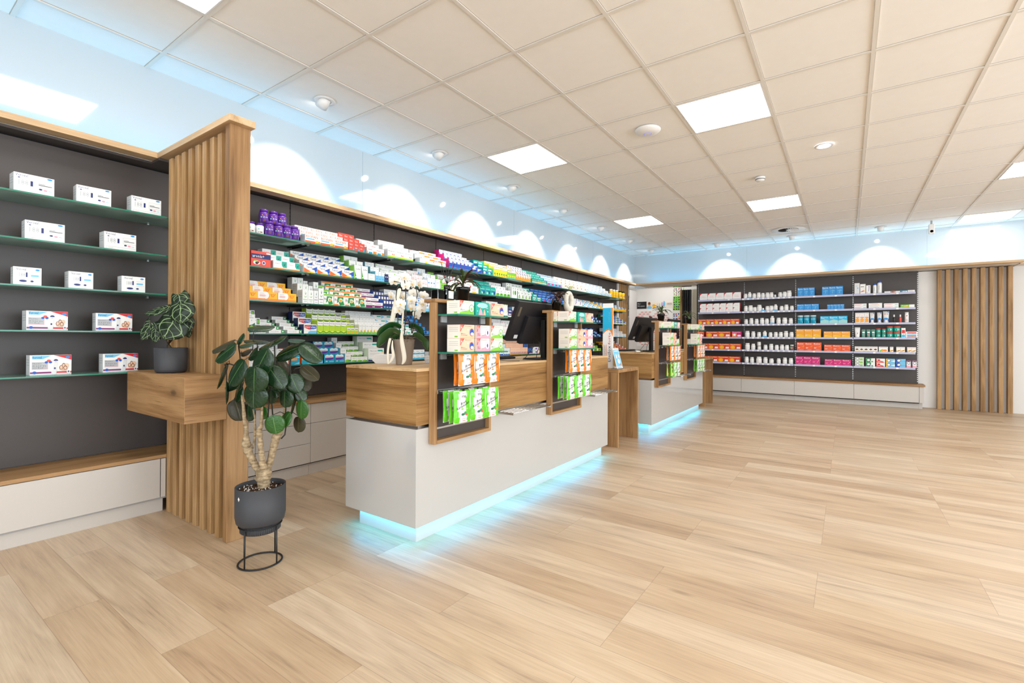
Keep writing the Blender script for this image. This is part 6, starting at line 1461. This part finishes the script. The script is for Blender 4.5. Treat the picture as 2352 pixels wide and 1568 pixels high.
# ---- orchid in grey pot with ribbons
OX, OY, OZ = ORCHID_POT
t = thing('potted_orchid', 'white moth orchid in taupe pot with cream ribbons on the near counter', 'plant', ORCHID_POT)
TAUPE = plain('taupe_stoneware', '#a39588', .5, noise=.15, nscale=300)
OZ += .0006
wp(MB().lathe([(0, OZ), (.046, OZ), (.0475, OZ + .004), (.061, OZ + .148), (.062, OZ + .150), (.058, OZ + .150), (.055, OZ + .13), (0, OZ + .128)], 40, cx=OX, cy=OY), 'pot', TAUPE, t)
OL = plain('orchid_leaf', '#1f4a20', .25, coat=.3)
for P in ORCHID_LEAVES:
    P = [Vector(p) for p in P]
    V, m = [], 4
    n = 12
    for i in range(n + 1):
        s_ = i / n * (len(P) - 1); k = min(int(s_), len(P) - 2); f = s_ - k
        p = P[k].lerp(P[k + 1], f)
        d = (P[k + 1] - P[k]).normalized(); sd = (d.cross(CAMF * .55 + UP * .85)).normalized()
        up = sd.cross(d).normalized()
        w_ = .034 * min(1, (i / n * 5) ** .5) * (1 - (i / n) ** 5) ** .8 + .0005
        for j in range(m + 1):
            u = j / m * 2 - 1
            V.append(tuple(p + sd * u * w_ + up * (.010 * u * u)))
    F = [(i * (m + 1) + j, i * (m + 1) + j + 1, (i + 1) * (m + 1) + j + 1, (i + 1) * (m + 1) + j) for i in range(n) for j in range(m)]
    g = MB(); g.add(V, F, smooth=True)
    o = wp(g, 'leaf', OL, t); md = o.modifiers.new('t', 'SOLIDIFY'); md.thickness = .002; sb = o.modifiers.new('s', 'SUBSURF'); sb.levels = sb.render_levels = 1
for P in ORCHID_STEMS: wp(MB().tube(P, [.0028] * len(P), 8), 'flower_stem', STEMD, t)
PETAL = plain('orchid_petal', '#f1ebdf', .5, Subsurface_Weight=0) if False else plain('orchid_petal', '#f1ebdf', .5)
YC = plain('orchid_throat', '#e0b322', .5)
def flower_mesh():
    g = MB()
    def petal(a, L, W, z0):
        ca, sa = cos(a), sin(a); V = []
        nv, nu = 6, 4
        for i in range(nv + 1):
            v = i / nv; w_ = W * sin(pi * (v * .88 + .08)) ** .6
            for j in range(nu + 1):
                u = j / nu * 2 - 1
                x, y = u * w_ / 2, v * L
                z = z0 + .22 * L * v * (1 - v) - .10 * W * u * u + .06 * L * v * v * (-1)
                V.append((x * ca - y * sa, -z, x * sa + y * ca))
        g.add(V, [(i * (nu + 1) + j, i * (nu + 1) + j + 1, (i + 1) * (nu + 1) + j + 1, (i + 1) * (nu + 1) + j) for i in range(nv) for j in range(nu)], smooth=True)
    for a in (0, 2.4, -2.4): petal(a, .030, .021, 0)
    for a in (1.25, -1.25): petal(a, .032, .036, .003)
    g.lathe([(.0, -.006), (.004, -.004), (.005, 0), (.003, .004), (0, .006)], 8, mi=1)
    b = len(g.v)
    for i in range(b - 40, b): x, y, z = g.v[i]; g.v[i] = (x, y - .008, z - .004)
    petal(pi, .014, .012, .010)
    return g.mesh('flower', [PETAL, YC])
FM = flower_mesh()
random.seed(11)
for p in ORCHID_FLOWERS:
    o = bpy.data.objects.new('flower', FM); COL.objects.link(o); o.parent = t; o.matrix_parent_inverse = Matrix.Translation(t.location).inverted()
    o.location = p; o.rotation_euler = (random.uniform(-.1, .5), random.uniform(-.3, .3), .6 + random.uniform(-.9, .5)); o.scale = (1.0,) * 3
RIB = plain('cream_satin', '#e3dbc8', .45)
for P, W in ORCHID_RIBBONS:
    P = [Vector(p) for p in P]; V = []
    for p, w_ in zip(P, W): V += [tuple(p - CAMR * w_ / 2 + CAMF * .004), tuple(p - CAMF * .002), tuple(p + CAMR * w_ / 2 + CAMF * .003)]
    g = MB(); g.add(V, [(i * 3 + j, i * 3 + j + 1, (i + 1) * 3 + j + 1, (i + 1) * 3 + j) for i in range(len(P) - 1) for j in (0, 1)], smooth=True)
    o = wp(g, 'ribbon', RIB, t); md = o.modifiers.new('t', 'SOLIDIFY'); md.thickness = .0008; sb = o.modifiers.new('s', 'SUBSURF'); sb.levels = sb.render_levels = 2
g = MB()
for k in range(46):
    p = Vector((OX + random.uniform(-.03, .055), OY + random.uniform(-.045, .02), OZ + .135 + random.uniform(0, .05)))
    pts = [p]
    for q in range(5): pts.append(pts[-1] + Vector((random.uniform(-.016, .016), random.uniform(-.016, .016), random.uniform(-.016, .012))))
    g.tube(pts, .0011, 4)
wp(g, 'moss', plain('dry_moss', '#8d7760', .9), t)
# ---- small strap-leaved plants on the frames
def strap_plant(y, r, label, seed, c1, c2, n, L, lean=0, red=False):
    random.seed(seed)
    x, z = -1.836, 1.3006
    t = thing('potted_plant', label, 'plant', (x, y, z))
    wp(MB().lathe([(0, z), (r * .74, z), (r * .9, z + r * 1.45), (r, z + r * 1.46), (r, z + r * 1.95), (r * .93, z + r * 1.95), (r * .9, z + r * 1.8), (0, z + r * 1.8)], 28, cx=x, cy=y), 'pot', SOFTB, t)
    m = plain('strap_leaf', c1, .35) if 'strap_leaf' not in bpy.data.materials or True else None
    m2 = plain('strap_leaf_dark', c2, .4)
    c = Vector((x, y, z + r * 1.8))
    wp(MB().tube([c - UP * .01, c + UP * .045], [.009, .006], 8), 'stem', m2, t)
    for k in range(n):
        a = 2 * pi * k / n + random.uniform(-.3, .3); d = Vector((cos(a), sin(a), 0))
        Lk = L * random.uniform(.7, 1.1); up = random.uniform(.35, 1.25)
        P = [c + UP * random.uniform(.01, .05)]
        q = d * cos(up) + UP * sin(up)
        for s_ in range(7): P.append(P[-1] + q * Lk / 7); q = (q - UP * random.uniform(.22, .38)).normalized()
        V = []
        for i, p in enumerate(P):
            v = i / 7; w_ = .0085 * sin(pi * (v * .9 + .07)) * (1.35 if red else 1)
            tt = (P[min(i + 1, 7)] - P[max(i - 1, 0)]).normalized(); sd = tt.cross(UP).normalized()
            V += [tuple(p - sd * w_ + UP * .003), tuple(p), tuple(p + sd * w_ + UP * .003)]
        g = MB(); g.add(V, [(i * 3 + j, i * 3 + j + 1, (i + 1) * 3 + j + 1, (i + 1) * 3 + j) for i in range(7) for j in (0, 1)], smooth=True)
        o = wp(g, 'leaf', m if k % 3 else m2, t); md = o.modifiers.new('t', 'SOLIDIFY'); md.thickness = .001
strap_plant(2.078, .043, 'spiky green and bronze plant in black pot beside the reed diffuser', 1, '#3f5226', '#3a2318', 22, .15)
strap_plant(3.155, .041, 'reddish-brown leaved plant in black pot beside the beige ring vase', 4, '#4a2a1e', '#2d1612', 15, .12, red=True)
strap_plant(5.64, .045, 'green strap-leaved plant in black pot on the first far frame', 6, '#3f5a28', '#34411e', 18, .15)
strap_plant(6.84, .045, 'mixed green and red plant in black pot on the last far frame', 9, '#4d6b38', '#5a2c2a', 18, .13, red=True)
# ---- reed diffuser
t = thing('reed_diffuser', 'square glass reed diffuser with black sticks on the orchid-side frame', 'diffuser', (-1.836, 1.945, 1.3))
wp(MB().bbox(-1.866, 1.915, 1.3006, -1.806, 1.975, 1.358, .003), 'glass_flask', CLEAR, t)
wp(MB().box(-1.861, 1.920, 1.304, -1.811, 1.970, 1.330), 'scented_oil', CLEAR, t)
wp(MB().quad((-1.8055, 1.925, 1.308), (-1.8055, 1.965, 1.308), (-1.8055, 1.965, 1.350), (-1.8055, 1.925, 1.350)), 'paper_label', PLAST, t)
wp(MB().lathe([(.017, 1.3585), (.019, 1.360), (.019, 1.384), (.012, 1.384)], 20, cx=-1.836, cy=1.945), 'collar', SOFTB, t)
g = MB()
for k in range(6):
    a = 2 * pi * k / 6 + .4; g.tube([(-1.836 - .008 * cos(a), 1.945 - .008 * sin(a), 1.37), (-1.836 + .045 * cos(a), 1.945 + .045 * sin(a), 1.50 + .01 * sin(3 * a))], .0016, 6)
wp(g, 'sticks', BLACKM, t)
t = thing('glass_tealight_block', 'small clear glass block beside the reed diffuser', 'glass block', (-1.836, 1.87, 1.3))
wp(MB().bbox(-1.862, 1.846, 1.3006, -1.810, 1.900, 1.352, .003), 'glass_body', CLEAR, t)
# ---- ring vase
t = thing('ring_vase', 'beige speckled ring-shaped vase beside the red-leaved plant', 'vase', (-1.836, 3.35, 1.3))
SPK = bark('speckled_stoneware', '#cfc6b8', '#e6e0d4', 240)
pts = []
for k in range(26):
    a = 2 * pi * k / 26; pts.append((-1.836, 3.35 + .046 * cos(a), 1.386 + .066 * sin(a)))
rr = [.0185 + .006 * max(0, -sin(2 * pi * k / 26)) for k in range(26)]
wp(MB().tube(pts, rr, 14, closed=True), 'ring_body', SPK, t)
wp(MB().box(-1.858, 3.325, 1.3006, -1.814, 3.375, 1.31), 'foot', SPK, t)
g = MB()
c = Vector((-1.836, 3.35, 1.468)); g.tube([c, c + UP * .03], .002, 6)
OLV = plain('olive_leaf', '#9aa552', .5)
wp(g, 'sprig_stem', STEMD, t)
for dy in (-1, 1): leaf_obj('leaf', t, OLV, c + UP * .025, c + Vector((.01, dy * .055, .045)), Vector((.8, 0, .6)), .022, 'other', droop=.1)
# ================================================================ till screens and counter things
def monitor(x, y0, wd, label, rz=0):
    t = thing('till_monitor', label, 'monitor', (x, y0, .9306), rz)
    ang = R(22); ux = Vector((sin(ang), 0, cos(ang))); uo = Vector((cos(ang), 0, -sin(ang)))   # up along the screen, outward from its back
    b0 = Vector((0, 0, .146))
    def slab(g, u0, u1, v0, v1, o0, o1):
        P = [b0 + ux * v + uo * o + Vector((0, u, 0)) for v in (v0, v1) for u in (u0, u1) for o in (o0, o1)]
        g.add(P, [(0, 1, 3, 2), (4, 6, 7, 5), (0, 4, 5, 1), (2, 3, 7, 6), (0, 2, 6, 4), (1, 5, 7, 3)])
        return g
    slab(MB(), 0, wd, 0, .30, -.012, .016).obj('screen_housing', BLACK, t)
    slab(MB(), .008, wd - .008, .012, .292, -.0135, -.0122).obj('screen', SOFTB, t)
    slab(MB(), wd * .25, wd * .9, -.012, .20, .0165, .045).obj('rear_unit', BLACK, t)
    slab(MB(), .10, .16, .305, .318, -.008, .006).obj('webcam', BLACK, t).location = (0, wd * .42, 0)
    slab(MB(), .03, .055, .19, .26, .0162, .0168).obj('badge', plain('badge_print', '#5b5246', .4), t)
    slab(MB(), .07, .115, .02, .048, .0162, .0168).obj('barcode_sticker', plain('sticker_grey', '#c7c9cc', .5), t)
    px = .105; g = MB().bbox(px, wd * .60, .0, px + .035, wd * .60 + .06, .30, .003).obj('stand_pole', BLACKM, t)
    MB().bbox(.0, wd * .45, 0, px + .05, wd * .60 + .12, .012, .003).obj('stand_foot', BLACKM, t)
    MB().tube([(px + .01, wd * .6 + .03, .27), (.07, wd * .6 + .03, .25)], .014, 10).obj('swivel_arm', BLACKM, t)
    MB().tube([(.09, wd * .45, .16), (.12, wd * .38, .10), (.06, wd * .35, .02), (.05, wd * .30, .004)], .0025, 6).obj('cable', BLACKM, t)
    MB().tube([(.10, wd * .5, .15), (.13, wd * .53, .12), (.09, wd * .56, .06), (.10, wd * .5, .006)], .0025, 6).obj('cable', BLACKM, t)
    return t
monitor(-2.020, 2.74, .52, 'black till monitor seen from behind, between the frames of the near counter')
monitor(-2.215, 5.56, .56, 'black till monitor seen from behind at the near end of the far counter', -.12)
monitor(-2.06, 6.30, .52, 'till monitor half hidden behind the far counter frames')
def keyboard(x, y, label):
    t = thing('keyboard', label, 'keyboard', (x, y, .9306))
    MB().bbox(-.07, 0, 0, .07, .40, .016, .003).obj('keyboard_base', BLACK, t)
    g = MB()
    for i in range(5):
        for j in range(18): g.bbox(-.062 + i * .025, .012 + j * .021, .0165, -.062 + i * .025 + .021, .012 + j * .021 + .018, .021, .001)
    g.obj('keys', SOFTB, t)
keyboard(-2.22, 2.66, 'flat black keyboard in front of the near till monitor'); keyboard(-2.36, 5.62, 'flat black keyboard in front of the far till monitor')
def mouse(x, y, rz, label):
    t = thing('computer_mouse', label, 'mouse', (x, y, .9306), rz)
    g = MB(); n = 20
    for sx, k in ((1, 0),):
        g.lathe([(.034, 0), (.036, .008), (.033, .018), (.024, .027), (.010, .032), (0, .033)], n, sx=.9, sy=1.6)
    g.obj('mouse_shell', METAL, t)
    MB().tube([(0, .055, .008), (0, .12, .004), (.03, .2, .003)], .0018, 6).obj('cable', BLACKM, t)
mouse(-2.00, 2.56, -.5, 'silver computer mouse beside the near till monitor'); mouse(-2.03, 5.42, -.5, 'silver computer mouse at the near end of the far counter')
# paper stacks behind the orchid
def stack(x, y, n, rz, label, fan):
    t = thing('leaflet_stack', label, 'leaflet stack', (x, y, .9306), rz, 'folded leaflet stacks beside the orchid')
    PAP = plain('paper_white', '#ece9e6', .7)
    g = MB()
    for k in range(n):
        j = random.uniform(-.0015, .0015); z = k * .0042
        g.bbox(-.08 + j + fan * sin(pi * k / n), -.05 + j, z, .08 + j, .05 + j, z + .0036, .0006)
    g.obj('sheets', PAP, t)
stack(-2.355, 1.99, 13, .6, 'fanned stack of folded white leaflets behind the orchid pot', -.02)
stack(-2.135, 2.19, 11, .6, 'flat stack of white leaflets between orchid and display frame', 0)
# tall cardboard display on the first table
t = thing('cardboard_display', 'tall turquoise and white cardboard display strip with orange stripe on oak table', 'display', (-2.055, 4.6, .7826))
g = MB(); g.bbox(-.06, 0, 0, .055, .012, .675, .0008, PAL['W'])
F = lambda u, v, l: (-.0595 + u * .114, -l, .001 + v * .673)
art(g, ['r 0 .30 1 .93 t'] and ['p C 0 .52 0 .93 1 .93 1 .50 .8 .57 .6 .59 .3 .57', 'p O .80 .93 1 .93 1 .48 .93 .53', 'p O 0 .535 .3 .59 .6 .61 .85 .58 1 .51 .97 .49 .8 .56 .6 .59 .3 .57 0 .52', 'r .10 .10 .13 .36 o', 'r .36 .10 .39 .36 o'], F, .0003)
FT = lambda u, v, l: F(1 - v, u, l)
art(g, ['t .10 .22 .345 .50 N Diclox', 't .365 .22 .55 .46 R forte', 't .12 .68 .35 .82 k ratiopharm', 't .72 .3 .86 .38 I 100 mg'], FT, .0018)
g.obj('printed_panel', PRINT, t)
MB().bbox(-.07, .013, 0, .065, .07, .012, .001).obj('foot', PLAST, t)
# leaflet stand
t = thing('leaflet_stand', 'small leaning light blue leaflet in clear stand on the oak table', 'leaflet stand', (-1.925, 4.49, .7826))
g = MB()
def FL(u, v, l):
    return (.02 - .055 * v + l * .95, u * .15, .004 + .205 * v + l * .3)
g.add([FL(0, 0, 0), FL(1, 0, 0), FL(1, 1, 0), FL(0, 1, 0), FL(0, 0, -.003), FL(1, 0, -.003), FL(1, 1, -.003), FL(0, 1, -.003)], [(0, 1, 2, 3), (7, 6, 5, 4), (0, 4, 5, 1), (1, 5, 6, 2), (2, 6, 7, 3), (3, 7, 4, 0)], PAL['w'])
art(g, ['r .06 .1 .94 .93 b', 'r .2 .84 .8 .88 W', 'e .35 .6 .1 .12 W', 'e .55 .35 .2 .12 W', 'e .7 .6 .08 .1 W', 'r .6 .18 .85 .22 o', 'r .1 .02 .8 .06 S'], FL, .0006)
g.obj('leaflet', PRINT, t)
MB().bbox(-.045, 0, 0, .026, .15, .003, .001).obj('stand_foot', CLEAR, t)
# ================================================================ small room behind
t = thing('white_shelf_unit', 'white shelf unit with folded white stacks in the room behind', 'shelf', (-4.75, 11.5, 0))
for x in (-5.05, -4.47): wp(MB().box(x, 11.25, 0, x + .02, 11.745, 2.3), 'side_board', PLAST, t)
for z in (.4, .78, 1.06, 1.62, 1.78, 2.16): wp(MB().box(-5.03, 11.25, z, -4.47, 11.745, z + .02), 'shelf_board', PLAST, t)
for k, z in enumerate((1.0806, 1.6406, 1.8006)):
    g = MB()
    for q in range((6, 3, 7)[k]): g.bbox(-.22, -.12, q * .024, .2, .12, q * .024 + .022, .003)
    g.obj('towel_stack', plain('white_towel', '#e2e2e4', .8), None, f'pile of folded white packs on the {("lower", "middle", "upper")[k]} white shelf behind', 'stack', None, loc=(-4.75, 11.45, z))
g = MB(); F = lambda u, v, l: (-4.455 + u * .26, 11.744 - l, 1.85 + v * .18)
g.quad(F(0, 0, 0), F(1, 0, 0), F(1, 1, 0), F(0, 1, 0), PAL['K']); art(g, ['t .1 .6 .4 .8 W Apo', 't .1 .3 .8 .48 W Wir messen'], F, .001)
g.obj('dark_sign', PRINT, None, 'small black sign with white lettering on the rear wall', 'sign')
g = MB(); F = lambda u, v, l: (-4.19 + u * .655, 11.744 - l, 1.845 + v * .19)
g.quad(F(0, 0, 0), F(1, 0, 0), F(1, 1, 0), F(0, 1, 0), PAL['H'])
art(g, ['e .1 .6 .06 .3 Q', 'e .1 .7 .05 .2 D', 'e .1 .15 .1 .2 b', 'e .28 .3 .05 .3 Y', 'e .42 .4 .03 .3 E', 'e .5 .4 .03 .3 I', 'e .6 .5 .04 .34 p', 'e .68 .6 .04 .36 b', 't .78 .4 .98 .7 k ONYX'], F, .001)
g.obj('picture_banner', PRINT, None, 'long pale picture banner with people and products on the rear wall', 'poster')
g = MB(); F = lambda u, v, l: (-4.455 + u * .92, 11.744 - l, .9 + v * .94)
g.quad(F(0, 0, 0), F(1, 0, 0), F(1, 1, 0), F(0, 1, 0), PAL['W'])
art(g, [f'r {.02 + .11 * i + .05 * (j % 2):.3f} {.03 + .055 * j:.3f} {.09 + .11 * i + .05 * (j % 2):.3f} {.045 + .055 * j:.3f} r' for j in range(17) for i in range(8) if (i * 5 + j * 3) % 4], F, .0002)
g.obj('patterned_poster', PRINT, None, 'white wall poster with rows of small orange dashes in the rear room', 'poster')
random.seed(5)
for k, (z0, z1, bg, cs, ds) in enumerate(((2.14, 2.34, 'W', 'RDKg', 'red and brown picture poster under the trim'), (1.79, 2.13, 'g', 'KFNG', 'green poster with black writing in the rear room'), (1.40, 1.73, 'w', 'RDBNY', 'upper colourful photo collage on the rear wall'), (.98, 1.37, 'E', 'RDKN', 'lower reddish photo collage on the rear wall'))):
    g = MB(); F = lambda u, v, l: (-3.525 + u * .29, 11.744 - l, z0 + v * (z1 - z0))
    g.quad(F(0, 0, 0), F(1, 0, 0), F(1, 1, 0), F(0, 1, 0), PAL[bg])
    ops = []
    for i in range(5):
        for j in range(6):
            x, y = i * .2 + random.uniform(0, .05), j * .166 + random.uniform(0, .04)
            ops.append(f'{random.choice("re")} ' + (f'{x:.2f} {y:.2f} {x + .12:.2f} {y + .09:.2f} ' if True else '') + random.choice(cs))
    ops = [o_ if o_[0] == 'r' else (lambda a: f'e {float(a[1]) + .06:.2f} {float(a[2]) + .05:.2f} .06 .05 {a[5]}')(o_.split()) for o_ in ops]
    art(g, ops, F, .0004); g.obj('wall_poster', PRINT, None, ds, 'poster')
t = thing('folding_door', 'black pleated folding door standing open in the rear doorway', 'door', (-3.0, 10.9, 0))
g = MB()
for k in range(7):
    x = -3.04 + .025 * k; g.bbox(x, 10.85 + .03 * (k % 2), 0.004, x + .02, 10.95 + .03 * (k % 2), 2.19, .002)
wp(g, 'pleats', BLACK, t)
wp(MB().bbox(-3.10, 10.84, .004, -3.055, 10.98, 2.19, .002), 'door_post', WZ, t)
wp(MB().bbox(-2.84, 10.86, .004, -2.70, 10.94, 2.19, .002), 'cream_leaf', plain('cream_paint', '#d6cab4', .5), t)
